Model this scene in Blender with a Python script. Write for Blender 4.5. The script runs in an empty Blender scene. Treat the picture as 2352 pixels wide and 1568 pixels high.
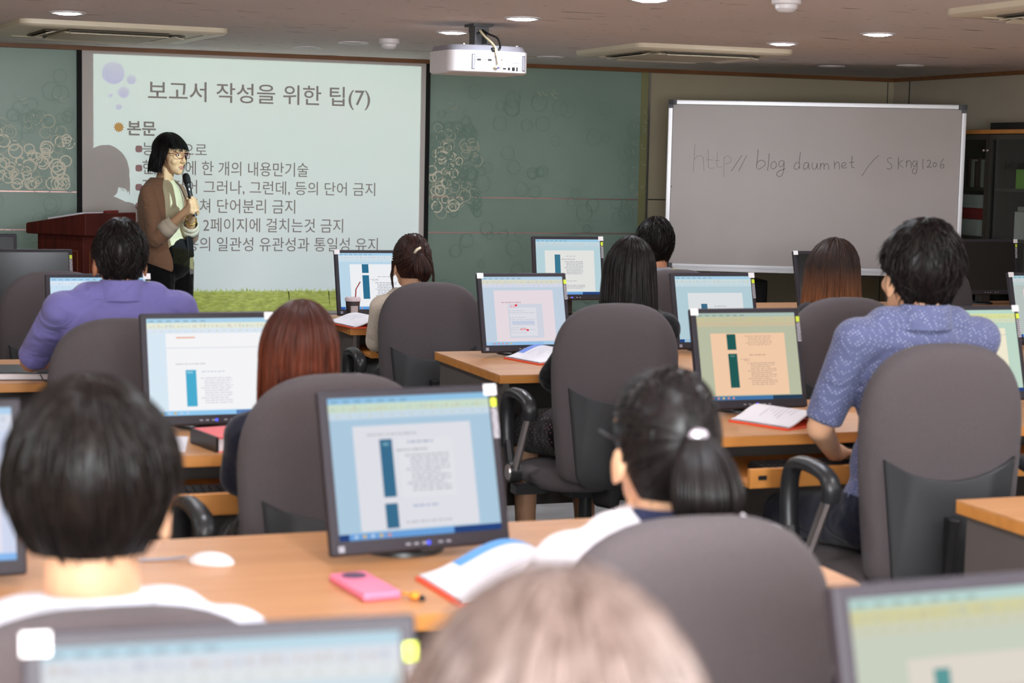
import bpy, bmesh, math, random
import numpy as np
from mathutils import Vector, Matrix, Euler
random.seed(7)
PI = math.pi
C = bpy.context.scene.collection
V = Vector

# ------------------------------------------------------------------ helpers
def lin(r, g, b):
    f = lambda u: (u/255/12.92) if u/255 <= 0.04045 else ((u/255+0.055)/1.055)**2.4
    return (f(r), f(g), f(b), 1.0)

def mat(name, col, rough=0.6, metal=0.0, spec=0.5, emit=None, estr=1.0, noise=None, bump=None, coat=0.0, sheen=0.0, sss=0.0, alpha=1.0):
    """noise=(scale, colour2, detail, stretch xyz); bump=(scale, strength, stretch)"""
    m = bpy.data.materials.new(name); m.use_nodes = True
    nt = m.node_tree; p = nt.nodes['Principled BSDF']
    p.inputs['Base Color'].default_value = col
    p.inputs['Roughness'].default_value = rough
    p.inputs['Metallic'].default_value = metal
    p.inputs['Specular IOR Level'].default_value = spec
    p.inputs['Coat Weight'].default_value = coat
    p.inputs['Coat Roughness'].default_value = 0.08
    p.inputs['Sheen Weight'].default_value = sheen
    p.inputs['Alpha'].default_value = alpha
    if sss:
        p.inputs['Subsurface Weight'].default_value = sss
        p.inputs['Subsurface Radius'].default_value = (0.012, 0.004, 0.002)
    if emit:
        p.inputs['Emission Color'].default_value = emit
        p.inputs['Emission Strength'].default_value = estr
    if noise or bump:
        tc = nt.nodes.new('ShaderNodeTexCoord')
    if noise:
        mp = nt.nodes.new('ShaderNodeMapping'); nz = nt.nodes.new('ShaderNodeTexNoise'); rp = nt.nodes.new('ShaderNodeValToRGB')
        nt.links.new(tc.outputs['Object'], mp.inputs['Vector'])
        mp.inputs['Scale'].default_value = noise[3] if len(noise) > 3 else (1, 1, 1)
        nz.inputs['Scale'].default_value = noise[0]; nz.inputs['Detail'].default_value = noise[2] if len(noise) > 2 else 4
        nt.links.new(mp.outputs[0], nz.inputs['Vector'])
        rp.color_ramp.elements[0].position = 0.35; rp.color_ramp.elements[1].position = 0.68
        rp.color_ramp.elements[0].color = col; rp.color_ramp.elements[1].color = noise[1]
        nt.links.new(nz.outputs['Fac'], rp.inputs['Fac']); nt.links.new(rp.outputs['Color'], p.inputs['Base Color'])
    if bump:
        mp2 = nt.nodes.new('ShaderNodeMapping'); n2 = nt.nodes.new('ShaderNodeTexNoise'); bp = nt.nodes.new('ShaderNodeBump')
        mp2.inputs['Scale'].default_value = bump[2] if len(bump) > 2 else (1, 1, 1)
        nt.links.new(tc.outputs['Object'], mp2.inputs['Vector']); nt.links.new(mp2.outputs[0], n2.inputs['Vector'])
        n2.inputs['Scale'].default_value = bump[0]; n2.inputs['Detail'].default_value = 3
        bp.inputs['Strength'].default_value = bump[1]; bp.inputs['Distance'].default_value = 0.003
        nt.links.new(n2.outputs['Fac'], bp.inputs['Height']); nt.links.new(bp.outputs[0], p.inputs['Normal'])
    return m

_em = {}
def emat(rgb, s=1.0):
    k = (rgb, s)
    if k not in _em:
        m = bpy.data.materials.new('screen_glow'); m.use_nodes = True
        nt = m.node_tree; nt.nodes.clear()
        o = nt.nodes.new('ShaderNodeOutputMaterial'); e = nt.nodes.new('ShaderNodeEmission')
        e.inputs['Color'].default_value = lin(*rgb); e.inputs['Strength'].default_value = s
        nt.links.new(e.outputs[0], o.inputs['Surface']); _em[k] = m
    return _em[k]

class MB:
    """collects shapes; build() links them as ONE mesh object"""
    def __init__(s): s.v = []; s.f = []; s.m = []; s.mi = 0
    def add(s, vs, fs, M=None):
        b = len(s.v)
        s.v.extend([tuple(M @ V(p)) for p in vs] if M is not None else [tuple(p) for p in vs])
        s.f.extend([tuple(b+i for i in f) for f in fs]); s.m.extend([s.mi]*len(fs)); return s
    def box(s, c, d, M=None, taper=None):
        x, y, z = d[0]/2, d[1]/2, d[2]/2
        vs = [(c[0]+i*x, c[1]+j*y, c[2]+k*z) for k in (-1, 1) for j in (-1, 1) for i in (-1, 1)]
        return s.add(vs, [(0, 2, 3, 1), (4, 5, 7, 6), (0, 1, 5, 4), (2, 6, 7, 3), (0, 4, 6, 2), (1, 3, 7, 5)], M)
    def bx(s, x0, x1, y0, y1, z0, z1, M=None):
        return s.box(((x0+x1)/2, (y0+y1)/2, (z0+z1)/2), (x1-x0, y1-y0, z1-z0), M)
    def quad(s, a, b, c, d): return s.add([a, b, c, d], [(0, 1, 2, 3)])
    def prism(s, poly, d, M=None):
        """poly: list of (x,z), extruded along +y by d from y=0"""
        n = len(poly)
        vs = [(x, 0, z) for x, z in poly]+[(x, d, z) for x, z in poly]
        fs = [tuple(range(n)), tuple(range(2*n-1, n-1, -1))]+[(i, i+n, (i+1) % n+n, (i+1) % n) for i in range(n)]
        return s.add(vs, fs, M)
    def loft(s, rings, caps=True, closed=True):
        n = len(rings[0]); b = []
        vs = [p for r in rings for p in r]; fs = []
        for k in range(len(rings)-1):
            for i in range(n if closed else n-1):
                j = (i+1) % n
                fs.append((k*n+i, k*n+j, (k+1)*n+j, (k+1)*n+i))
        if caps:
            fs.append(tuple(range(n-1, -1, -1))); fs.append(tuple((len(rings)-1)*n+i for i in range(n)))
        return s.add(vs, fs)
    def tube(s, path, r, seg=8, flat=1.0, caps=True):
        P = [V(p) for p in path]; n = len(P); R = r if hasattr(r, '__len__') else [r]*n
        rings = []; up = None
        for i in range(n):
            t = (P[min(i+1, n-1)]-P[max(i-1, 0)]).normalized()
            if up is None:
                a = V((0, 0, 1)) if abs(t.z) < 0.9 else V((1, 0, 0)); up = t.cross(a).normalized()
            else:
                up = (up-t*up.dot(t)).normalized()
            w = t.cross(up)
            rings.append([P[i]+(up*math.cos(2*PI*k/seg)+w*math.sin(2*PI*k/seg)*flat)*max(R[i], 1e-5) for k in range(seg)])
        return s.loft(rings, caps)
    def cyl(s, a, b, r0, r1=None, seg=20): return s.tube([a, b], [r0, r0 if r1 is None else r1], seg)
    def caps(s, a, b, r0, r1=None, seg=14, flat=False):
        r1 = r0 if r1 is None else r1; a, b = V(a), V(b)
        if flat: return s.tube([a, b], [r0, r1], seg)
        t = (b-a).normalized(); path = []; rad = []
        for k in range(4):
            th = PI/2*(1-k/4.0); path.append(a-t*r0*math.sin(th)*0.999); rad.append(max(r0*math.cos(th), 1e-4))
        path.append(a); rad.append(r0); path.append(b); rad.append(r1)
        for k in range(1, 5):
            th = PI/2*k/4.0; path.append(b+t*r1*math.sin(th)*0.999); rad.append(max(r1*math.cos(th), 1e-4))
        return s.tube(path, rad, seg)
    def ell(s, c, r, M=None, nu=18, nv=12):
        vs = [(c[0], c[1], c[2]+r[2])]; fs = []
        for j in range(1, nv):
            th = PI*j/nv
            for i in range(nu):
                a = 2*PI*i/nu
                vs.append((c[0]+r[0]*math.sin(th)*math.cos(a), c[1]+r[1]*math.sin(th)*math.sin(a), c[2]+r[2]*math.cos(th)))
        vs.append((c[0], c[1], c[2]-r[2])); L = len(vs)-1
        for i in range(nu):
            k = (i+1) % nu
            fs.append((0, 1+i, 1+k)); fs.append((L, 1+(nv-2)*nu+k, 1+(nv-2)*nu+i))
            for j in range(nv-2):
                fs.append((1+j*nu+i, 1+(j+1)*nu+i, 1+(j+1)*nu+k, 1+j*nu+k))
        return s.add(vs, fs, M)
    def lathe(s, prof, c=(0, 0, 0), seg=28, M=None):
        rings = [[(c[0]+max(r, 1e-5)*math.cos(2*PI*k/seg), c[1]+max(r, 1e-5)*math.sin(2*PI*k/seg), c[2]+z) for k in range(seg)] for r, z in prof]
        n = seg; vs = [p for r in rings for p in r]; fs = []
        for k in range(len(rings)-1):
            for i in range(n):
                j = (i+1) % n; fs.append((k*n+i, k*n+j, (k+1)*n+j, (k+1)*n+i))
        fs.append(tuple(range(n-1, -1, -1))); fs.append(tuple((len(rings)-1)*n+i for i in range(n)))
        return s.add(vs, fs, M)
    def mesh(s, name):
        me = bpy.data.meshes.new(name); me.from_pydata(s.v, [], s.f); me.polygons.foreach_set('material_index', s.m); me.update()
        bm = bmesh.new(); bm.from_mesh(me); bmesh.ops.recalc_face_normals(bm, faces=bm.faces); bm.to_mesh(me); bm.free()
        return me
    def build(s, name, m=None, parent=None, bevel=0, smooth=False, seg=2):
        me = s.mesh(name); o = bpy.data.objects.new(name, me); C.objects.link(o)
        ms = m if isinstance(m, (list, tuple)) else [m]
        for q in ms: me.materials.append(q)
        if parent: o.parent = parent
        if bevel:
            b = o.modifiers.new('bevel', 'BEVEL'); b.width = bevel; b.segments = seg; b.limit_method = 'ANGLE'; b.angle_limit = 0.6
        if smooth or bevel:
            me.polygons.foreach_set('use_smooth', [True]*len(me.polygons))
            if bevel or smooth == 'auto':
                wn = o.modifiers.new('wn', 'WEIGHTED_NORMAL') if bevel else None
                if smooth == 'auto': me.set_sharp_from_angle(angle=0.7)
        return o
    def fuse(s, name, m, parent=None, vox=0.007, smooth=5):
        """one continuous surface from overlapping closed shapes"""
        me = s.mesh(name+'_src'); o = bpy.data.objects.new('tmp', me); C.objects.link(o)
        r = o.modifiers.new('r', 'REMESH'); r.mode = 'VOXEL'; r.voxel_size = vox
        k = o.modifiers.new('s', 'SMOOTH'); k.factor = 0.5; k.iterations = smooth
        dg = bpy.context.evaluated_depsgraph_get(); dg.update()
        me2 = bpy.data.meshes.new_from_object(o.evaluated_get(dg))
        bpy.data.objects.remove(o); bpy.data.meshes.remove(me)
        me2.name = name; me2.materials.clear(); me2.materials.append(m)
        me2.polygons.foreach_set('use_smooth', [True]*len(me2.polygons))
        o2 = bpy.data.objects.new(name, me2); C.objects.link(o2)
        if parent: o2.parent = parent
        return o2

def thing(name, label, cat, loc=(0, 0, 0), rz=0, group=None):
    o = bpy.data.objects.new(name, None); C.objects.link(o); o.empty_display_size = 0.1
    o.location = loc; o.rotation_euler = (0, 0, rz); o['label'] = label; o['category'] = cat
    if group: o['group'] = group
    return o
def tag(o, label, cat, group=None):
    o['label'] = label; o['category'] = cat
    if group: o['group'] = group
    return o
def struct(o, label=None):
    o['kind'] = 'structure'
    if label: o['label'] = label
    return o
def copy_tree(root, loc, rz, label, group=None, skip=()):
    r = root.copy(); C.objects.link(r); r.location = loc; r.rotation_euler = (0, 0, rz); r['label'] = label
    if group: r['group'] = group
    def rec(a, b):
        for ch in list(a.children):
            if ch.name.split('.')[0] in skip: continue
            c = ch.copy(); C.objects.link(c); c.parent = b; rec(ch, c)
    rec(root, r); return r
def text_mesh(name, txt, x0, x1, z0, y, m, parent, zh=None, weight=0.0):
    """flat lettering in the plane y = const; spans x0..x1, bottom z0, height zh"""
    cu = bpy.data.curves.new(name, 'FONT'); cu.body = txt; cu.size = 1; cu.offset = weight; cu.resolution_u = 3
    o = bpy.data.objects.new('tmp', cu); C.objects.link(o)
    dg = bpy.context.evaluated_depsgraph_get(); dg.update()
    me = bpy.data.meshes.new_from_object(o.evaluated_get(dg)); bpy.data.objects.remove(o); bpy.data.curves.remove(cu)
    xs = [v.co.x for v in me.vertices]; ys = [v.co.y for v in me.vertices]
    sx = (x1-x0)/(max(xs)-min(xs)); sz = zh/(max(ys)-min(ys)) if zh else sx; mx, my = min(xs), min(ys)
    for v in me.vertices: v.co = V((x0+(v.co.x-mx)*sx, y, z0+(v.co.y-my)*sz))
    me.name = name; me.materials.clear(); me.materials.append(m)
    q = bpy.data.objects.new(name, me); C.objects.link(q)
    if parent: q.parent = parent
    return q

# ------------------------------------------------------------------ camera
F = 4160.0; TH, PIT, ROL = [math.radians(a) for a in (19.89, 5.77, 1.224)]
fw = V((math.sin(TH)*math.cos(PIT), math.cos(TH)*math.cos(PIT), -math.sin(PIT)))
rt = V((math.cos(TH), -math.sin(TH), 0)); up = rt.cross(fw)
r2 = math.cos(ROL)*rt+math.sin(ROL)*up; u2 = math.cos(ROL)*up-math.sin(ROL)*rt
cam = bpy.data.cameras.new('camera'); co = bpy.data.objects.new('camera', cam); C.objects.link(co)
Mx = Matrix((r2, u2, -fw)).transposed().to_4x4(); Mx.translation = V((0, 0, 1.5)); co.matrix_world = Mx
cam.sensor_width = 36; cam.lens = 36*F/2352; cam.clip_start = 0.05
cam.dof.use_dof = True; cam.dof.focus_distance = 9.3; cam.dof.aperture_fstop = 4.6; cam.dof.aperture_blades = 0
sc = bpy.context.scene; sc.camera = co
sc.view_settings.view_transform = 'Standard'; sc.view_settings.look = 'None'; sc.view_settings.exposure = 0.0; sc.view_settings.gamma = 1.0
sc.cycles.max_bounces = 8; sc.cycles.diffuse_bounces = 4; sc.cycles.sample_clamp_indirect = 6.0
sc.cycles.caustics_reflective = False; sc.cycles.caustics_refractive = False

# ------------------------------------------------------------------ materials
M = {}
M['ceiling'] = None
M['green'] = mat('green_panel', lin(146, 172, 158), 0.32, spec=0.4, noise=(2.2, lin(156, 180, 167), 3))
M['green_ring'] = mat('ring_faint', lin(136, 164, 149), 0.35, spec=0.4)
M['ring_mid'] = mat('ring_mid', lin(186, 196, 174), 0.4)
M['ring_bright'] = mat('ring_bright', lin(250, 244, 222), 0.5)
M['seam'] = mat('seam_metal', lin(205, 165, 160), 0.35, metal=0.6)
M['olive'] = mat('olive_edge', lin(158, 156, 112), 0.35)
M['beige'] = mat('beige_panel', lin(196, 184, 156), 0.45, noise=(1.5, lin(202, 190, 162), 3))
M['trimwood'] = mat('trim_wood', lin(140, 92, 54), 0.5, noise=(18, lin(118, 76, 44), 4, (.15, 1, 1)))
M['metal'] = mat('brushed_metal', lin(190, 188, 186), 0.3, metal=0.9)
M['darkseam'] = mat('dark_seam', lin(60, 54, 50), 0.5)
M['wallpaint'] = mat('wall_paint', lin(196, 184, 166), 0.7, noise=(3, lin(202, 190, 172), 3))
M['floor'] = mat('floor_tile', lin(162, 159, 158), 0.45, noise=(9, lin(152, 149, 148), 5))
M['black'] = mat('black_plastic', lin(26, 25, 27), 0.42, bump=(900, .05))
M['blackcloth'] = mat('black_border', lin(14, 13, 14), 0.8)
M['bezel'] = mat('bezel', lin(52, 48, 54), 0.5, spec=0.25)
M['screenoff'] = mat('screen_off', lin(22, 20, 21), 0.25, spec=0.4)
M['white'] = mat('white_plastic', lin(232, 226, 228), 0.4)
M['label'] = mat('label_paper', lin(246, 242, 244), 0.6)
M['lime'] = mat('label_lime', lin(214, 232, 60), 0.5)
M['grey'] = mat('grey_plastic', lin(150, 148, 158), 0.45)
M['wood'] = mat('desk_wood', lin(205, 150, 102), 0.38, spec=0.45, noise=(9, lin(192, 136, 90), 5, (.25, 3, 3)))
M['woodedge'] = mat('desk_edge', lin(206, 138, 68), 0.45, noise=(12, lin(190, 124, 58), 4, (.2, 2, 2)))
M['panel'] = mat('desk_panel', lin(92, 84, 80), 0.55)
M['fabric'] = mat('chair_fabric', lin(90, 82, 84), 0.9, spec=0.15, sheen=0.06, noise=(420, lin(82, 75, 77), 2), bump=(700, .25))
M['armblack'] = mat('chair_black', lin(38, 38, 40), 0.36, spec=0.5)
M['backblack'] = mat('chair_back_black', lin(44, 44, 46), 0.55, bump=(600, .3))
M['chrome'] = mat('chrome', lin(200, 192, 190), 0.28, metal=0.95)
M['skin'] = mat('skin', lin(226, 178, 142), 0.5, spec=0.35, sss=0.12, noise=(14, lin(220, 166, 132), 3))
M['skinlight'] = mat('skin_light', lin(232, 196, 160), 0.45, spec=0.4, sss=0.12, noise=(16, lin(226, 184, 150), 3))
M['skindark'] = mat('skin_tan', lin(196, 136, 102), 0.5, spec=0.35, sss=0.1, noise=(14, lin(188, 126, 94), 3))
M['orange'] = mat('orange_cover', lin(236, 84, 50), 0.45)
M['paper'] = mat('paper', lin(240, 236, 242), 0.7)
M['mahogany'] = mat('mahogany', lin(92, 36, 28), 0.5, spec=.2, noise=(7, lin(66, 26, 22), 5, (6, 1, .4)))
M['mahogany_line'] = mat('mahogany_inlay', lin(130, 74, 44), 0.35)
M['screenfabric'] = mat('screen_fabric', lin(222, 214, 210), 0.85, spec=0.1)
M['slidetext'] = mat('slide_lettering', lin(134, 116, 112), 0.9, spec=0.0)
M['slidebullet'] = mat('slide_bullet', lin(146, 104, 104), 0.9, spec=0.0)
M['slidesun'] = mat('slide_sun', lin(190, 136, 84), 0.9, spec=0.0)
M['glass'] = None

def ceiling_mat():
    m = bpy.data.materials.new('ceiling_tile'); m.use_nodes = True; nt = m.node_tree; p = nt.nodes['Principled BSDF']; N = nt.nodes.new; L = nt.links.new
    tc = N('ShaderNodeTexCoord')
    def marks(rot, sx, sy, scale, th, w):
        mp = N('ShaderNodeMapping'); mp.inputs['Rotation'].default_value = (0, 0, rot); mp.inputs['Scale'].default_value = (sx, sy, 1)
        nz = N('ShaderNodeTexNoise'); nz.inputs['Scale'].default_value = scale; nz.inputs['Detail'].default_value = 1.5
        L(tc.outputs['Object'], mp.inputs[0]); L(mp.outputs[0], nz.inputs['Vector'])
        r = N('ShaderNodeValToRGB'); r.color_ramp.elements[0].position = th; r.color_ramp.elements[1].position = th+w
        L(nz.outputs['Fac'], r.inputs[0]); return r.outputs[0]
    a = marks(0.3, 1.2, 9, 2.6, 0.715, .02); b = marks(-0.2, 2.5, 6, 7.0, 0.72, .02)
    c = marks(0, 1, 1, 1.2, 0.3, .5)
    mx = N('ShaderNodeMath'); mx.operation = 'MAXIMUM'; L(a, mx.inputs[0]); L(b, mx.inputs[1])
    base = N('ShaderNodeMix'); base.data_type = 'RGBA'; base.inputs[6].default_value = lin(236, 224, 220); base.inputs[7].default_value = lin(241, 229, 225); L(c, base.inputs[0])
    fin = N('ShaderNodeMix'); fin.data_type = 'RGBA'; fin.inputs[7].default_value = lin(104, 88, 80); L(base.outputs[2], fin.inputs[6]); L(mx.outputs[0], fin.inputs[0])
    L(fin.outputs[2], p.inputs['Base Color']); p.inputs['Roughness'].default_value = .85; p.inputs['Specular IOR Level'].default_value = .15
    return m
M['ceiling'] = ceiling_mat()
def glass_mat(name, tint, refl=0.08, rough=0.02):
    m = bpy.data.materials.new(name); m.use_nodes = True; nt = m.node_tree; nt.nodes.clear(); N = nt.nodes.new; L = nt.links.new
    o = N('ShaderNodeOutputMaterial'); t = N('ShaderNodeBsdfTransparent'); t.inputs[0].default_value = tint
    g = N('ShaderNodeBsdfGlossy'); g.inputs['Roughness'].default_value = rough; mx = N('ShaderNodeMixShader'); lw = N('ShaderNodeLayerWeight'); pw = N('ShaderNodeMath'); pw.operation = 'POWER'; pw.inputs[1].default_value = 4.0; fr = N('ShaderNodeMath'); fr.operation = 'MULTIPLY_ADD'; fr.inputs[1].default_value = .6; fr.inputs[2].default_value = .03
    L(lw.outputs['Facing'], pw.inputs[0]); L(pw.outputs[0], fr.inputs[0]); L(fr.outputs[0], mx.inputs[0]); L(t.outputs[0], mx.inputs[1]); L(g.outputs[0], mx.inputs[2]); L(mx.outputs[0], o.inputs['Surface']); return m
M['glass'] = glass_mat('clear_glass', (.9, .93, .92, 1)); M['cabglass'] = glass_mat('smoked_glass', (.86, .90, .88, 1))
WIN_W = 330.0; WIN_T = 30; PROJ_W = 258.0; LAMP_S = 480.0; LAMP_F = 290.0; SCREEN_S = 0.95; SGX = 1.0; SGY = 1.0
# ------------------------------------------------------------------ room
CZ = 2.13; WY = 11.5; RX = 7.05; LX = -3.0; BY = -.5
b = MB(); b.bx(LX-.1, RX+.1, BY-.1, WY+.1, -.1, 0); struct(b.build('floor', M['floor']), 'dark floor')
b = MB(); b.bx(LX-.1, RX+.1, BY-.1, WY+.1, CZ, CZ+.1); struct(b.build('ceiling', M['ceiling']), 'pale tiled ceiling with fissure marks')
wf = MB()
wf.bx(LX, 5.115, WY, WY+.1, 0, CZ); wf.mi = 1; wf.bx(5.115, RX+.1, WY, WY+.1, 0, CZ)
wf.mi = 2; wf.bx(5.063, 5.115, WY-.006, WY, 0, CZ-.026)
wfront = struct(wf.build('wall_front', [M['green'], M['beige'], M['olive']]), 'green patterned glass panel wall with beige end section')
sm = MB()
for z in (1.235, 1.0): sm.bx(LX, 5.06, WY-.004, WY, z-.004, z+.004)
sm.build('panel_seam', M['seam'], wfront)
sm = MB(); sm.bx(5.116, 5.13, WY-.012, WY, 0, CZ-.026); sm.bx(5.1, 5.116, WY-.003, WY, 1.228, 1.236); sm.mi = 1
sm.bx(5.13, RX, WY-.003, WY, 1.233, 1.241); sm.bx(5.13, 5.134, WY-.004, WY, 0, CZ-.026); sm.bx(7.0, 7.005, WY-.003, WY, 0, CZ-.026)
sm.build('edge_strip', [M['metal'], M['darkseam']], wfront)
rng = random.Random(11)
def ring(mb, x, z, r, w, y, a0=0, a1=2*PI):
    n = 26 if a1-a0 > 6 else 10
    ps = [(a0+(a1-a0)*k/n) for k in range(n+1)]
    vs = [(x+(r-w)*math.cos(a), y, z+(r-w)*math.sin(a)) for a in ps]+[(x+r*math.cos(a), y, z+r*math.sin(a)) for a in ps]
    mb.add(vs, [(i, i+1, n+2+i, n+1+i) for i in range(n)])
rb = MB(); y = WY-.0012
def rings(xa, xb, za, zb, n, fade, side=0):
    global y
    for i in range(n):
        x = rng.uniform(xa, xb); z = rng.uniform(za, zb)
        t = (z-za)/(zb-za); e = max(0, (t-.5)/.5) if fade == 'top' else 0
        if side: e = max(e, (x-xa)/(xb-xa))
        k = rng.random()
        rb.mi = 2 if k > e*1.25+.18 else (1 if k > e*.9 else 0)
        r = rng.uniform(.022, .046)
        if fade == 'top' and z-r < za and not side: z = za+r
        y -= .00001; ring(rb, x, z, r, r*.17+.0018, y)
rings(-1.2, 1.225, 1.245, 1.70, 560, 'top'); rings(3.57, 3.9, 1.12, 1.70, 120, 'top', 1)
rb.mi = 0
for i in range(520):
    x = rng.uniform(-2.5, 5.03); z = rng.uniform(.45, 1.22) if rng.random() < .62 else rng.uniform(1.25, 1.95)
    r = rng.uniform(.025, .06); y -= .000005; ring(rb, x, z, r, .004, y)
rb.mi = 1
for x, z in ((.93, 1.83), (1.16, 1.84), (3.69, 1.86), (4.37, 1.95), (4.44, 1.955)):
    for k in range(3):
        y -= .00001; a = rng.uniform(3.2, 4.6); ring(rb, x+rng.uniform(-.03, .03), z+rng.uniform(-.02, .02), rng.uniform(.025, .045), .005, y, a, a+rng.uniform(.8, 1.8))
for i in range(16):  # glare along the panel edge painted as pale ring arcs
    y -= .00001; a = rng.uniform(0, 6); ring(rb, rng.uniform(5.015, 5.05), rng.uniform(1.2, 1.86), rng.uniform(.01, .025), .004, y, a, a+2.6)
for i in range(16):  # same painted glare on the olive edge
    a = rng.uniform(0, 6); ring(rb, rng.uniform(5.08, 5.1), rng.uniform(1.3, 1.86), rng.uniform(.006, .014), .004, WY-.0075-i*.00002, a, a+2.6)
rb.build('ring_pattern', [M['green_ring'], M['ring_mid'], M['ring_bright']], wfront)
b = MB(); b.bx(RX, RX+.1, BY, WY, 0, CZ); wr = struct(b.build('wall_right', M['wallpaint']), 'beige side wall')
b = MB(); b.bx(RX-.004, RX, 11.28, 11.288, 0, CZ-.026); b.build('panel_seam', M['darkseam'], wr)
# left wall (unbroken) and rear wall with a glazed opening added to light the room
b = MB(); b.bx(LX-.1, LX, BY, WY, 0, CZ); struct(b.build('wall_left', M['wallpaint']), 'beige wall')
wins = ((-.9, 1.3),); z0, z1 = .85, 1.98
b = MB(); b.bx(LX, RX, BY-.1, BY, 0, z0); b.bx(LX, RX, BY-.1, BY, z1, CZ)
xs = [LX]+[v for w in wins for v in w]+[RX]
for i in range(0, len(xs), 2): b.bx(xs[i], xs[i+1], BY-.1, BY, z0, z1)
struct(b.build('wall_rear', M['wallpaint']), 'rear wall with an opening added for light')
for n, (xa, xb) in enumerate(wins):
    b = MB(); t = .04
    b.bx(xa, xb, BY-.08, BY-.02, z0, z0+t); b.bx(xa, xb, BY-.08, BY-.02, z1-t, z1)
    for x in (xa, (xa+xb)/2-t/2, xb-t): b.bx(x, x+t, BY-.08, BY-.02, z0+t, z1-t)
    w = struct(b.build('added_window_%d' % (n+1), M['white']), 'white framed glazed opening added at the rear for light')
    g = MB(); g.bx(xa+t, xb-t, BY-.055, BY-.05, z0+t, z1-t); g.build('pane', M['glass'], w)
    li = bpy.data.lights.new('added_fill_light', 'AREA'); li.shape = 'RECTANGLE'; li.size = xb-xa-.1; li.size_y = z1-z0-.1
    li.energy = WIN_W; li.color = (.94, .97, 1.0)
    lo = bpy.data.objects.new('added_fill_light', li); C.objects.link(lo); lo.location = ((xa+xb)/2, BY-.03, (z0+z1)/2); lo.rotation_euler = (PI/2+math.radians(WIN_T), 0, 0)  # unseen area light added behind the camera, tilted up to brighten the ceiling
b = MB(); b.bx(LX, RX, WY-.05, WY-.0001, CZ-.026, CZ)
struct(b.build('trim_1', M['trimwood']), 'brown wood trim under the ceiling on the front wall')
b = MB(); b.bx(RX-.035, RX, BY, WY-.05, CZ-.026, CZ)
struct(b.build('trim_2', M['trimwood']), 'brown wood trim under the ceiling on the right wall')

w = bpy.data.worlds.new('world'); sc.world = w; w.use_nodes = True
w.node_tree.nodes['Background'].inputs[0].default_value = (.75, .85, 1, 1); w.node_tree.nodes['Background'].inputs[1].default_value = 1.2

# ------------------------------------------------------------------ projection screen with its slide
SY = 11.47
scr = thing('projection_screen', 'large white projection screen with black borders showing a Korean slide', 'projection screen', (2.41, SY, .45))
def loc_build(mb, name, m, parent, **k):
    """shapes given in world coordinates, stored relative to an unrotated parent"""
    p = parent.location; mb.v = [(a[0]-p.x, a[1]-p.y, a[2]-p.z) for a in mb.v]
    return mb.build(name, m, parent, **k)
b = MB(); b.bx(1.303, 3.512, SY, SY+.027, .47, 2.104); loc_build(b, 'screen_surface', M['screenfabric'], scr)
for xa in (1.274, 3.512):
    b = MB(); b.bx(xa, xa+.029, SY-.006, SY+.028, .45, 2.104); loc_build(b, 'side_border', M['blackcloth'], scr)
b = MB(); b.bx(1.303, 3.512, SY-.004, SY+.026, .44, .47); loc_build(b, 'bottom_bar', M['grey'], scr)
def slide_text(txt, x0, x1, z0, zh, wt=0.0):  # projected lettering, bullets and sun put into surface colour as matte decals
    q = text_mesh('slide_lettering', txt, x0, x1, z0, SY-.0015, M['slidetext'], None, zh, wt)
    for v in q.data.vertices: v.co -= scr.location
    q.parent = scr
slide_text('보고서 작성을 위한 팁(7)', 1.706, 3.135, 1.79, .145, .006)
slide_text('본문', 1.578, 1.755, 1.592, .088, .02)
slide_text('능동형으로', 1.672, 2.074, 1.47, .082)
slide_text('한 문장에 한 개의 내용만기술', 1.672, 2.729, 1.352, .09)
slide_text('접속 단어 그러나, 그런데, 등의 단어 금지', 1.672, 3.177, 1.232, .09)
slide_text('두줄에 걸쳐 단어분리 금지', 1.672, 2.646, 1.115, .09)
slide_text('한 문장이 2페이지에 걸치는것 금지', 1.672, 2.964, .995, .09)
slide_text('전체 내용의 일관성 유관성과 통일성 유지', 1.672, 3.2, .873, .09)
for z in (1.509, 1.39, 1.271, 1.155, 1.035, .915):
    b = MB(); ps = []
    for k in range(24):
        a = 2*PI*k/24; c, s = math.cos(a), math.sin(a)
        ps.append((1.65+.021*math.copysign(abs(c)**.6, c), SY-.0015, z+.021*math.copysign(abs(s)**.6, s)))
    b.add(ps, [tuple(range(24))]); loc_build(b, 'slide_bullet', M['slidebullet'], scr)
b = MB(); ps = []
for k in range(36):
    a = 2*PI*k/36; r = .034 if k % 3 == 0 else .025; ps.append((1.527+r*math.cos(a), SY-.0015, 1.64+r*math.sin(a)))
b.add(ps, [tuple(range(36))]); loc_build(b, 'slide_sun', M['slidesun'], scr)

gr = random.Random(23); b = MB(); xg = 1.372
while xg < 3.47:                                            # projected grass light painted as a green decal with jagged skyline
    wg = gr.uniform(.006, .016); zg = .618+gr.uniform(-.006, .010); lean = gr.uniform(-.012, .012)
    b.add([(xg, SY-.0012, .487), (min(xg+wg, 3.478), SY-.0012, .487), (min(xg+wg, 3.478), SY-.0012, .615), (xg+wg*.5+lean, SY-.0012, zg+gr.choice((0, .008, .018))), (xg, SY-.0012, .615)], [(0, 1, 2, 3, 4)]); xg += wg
loc_build(b, 'slide_grass_paint', mat('slide_grass_paint', lin(178, 184, 116), .9, spec=0, noise=(46, lin(216, 217, 156), 6, (.5, 1, 1.6))), scr)

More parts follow.
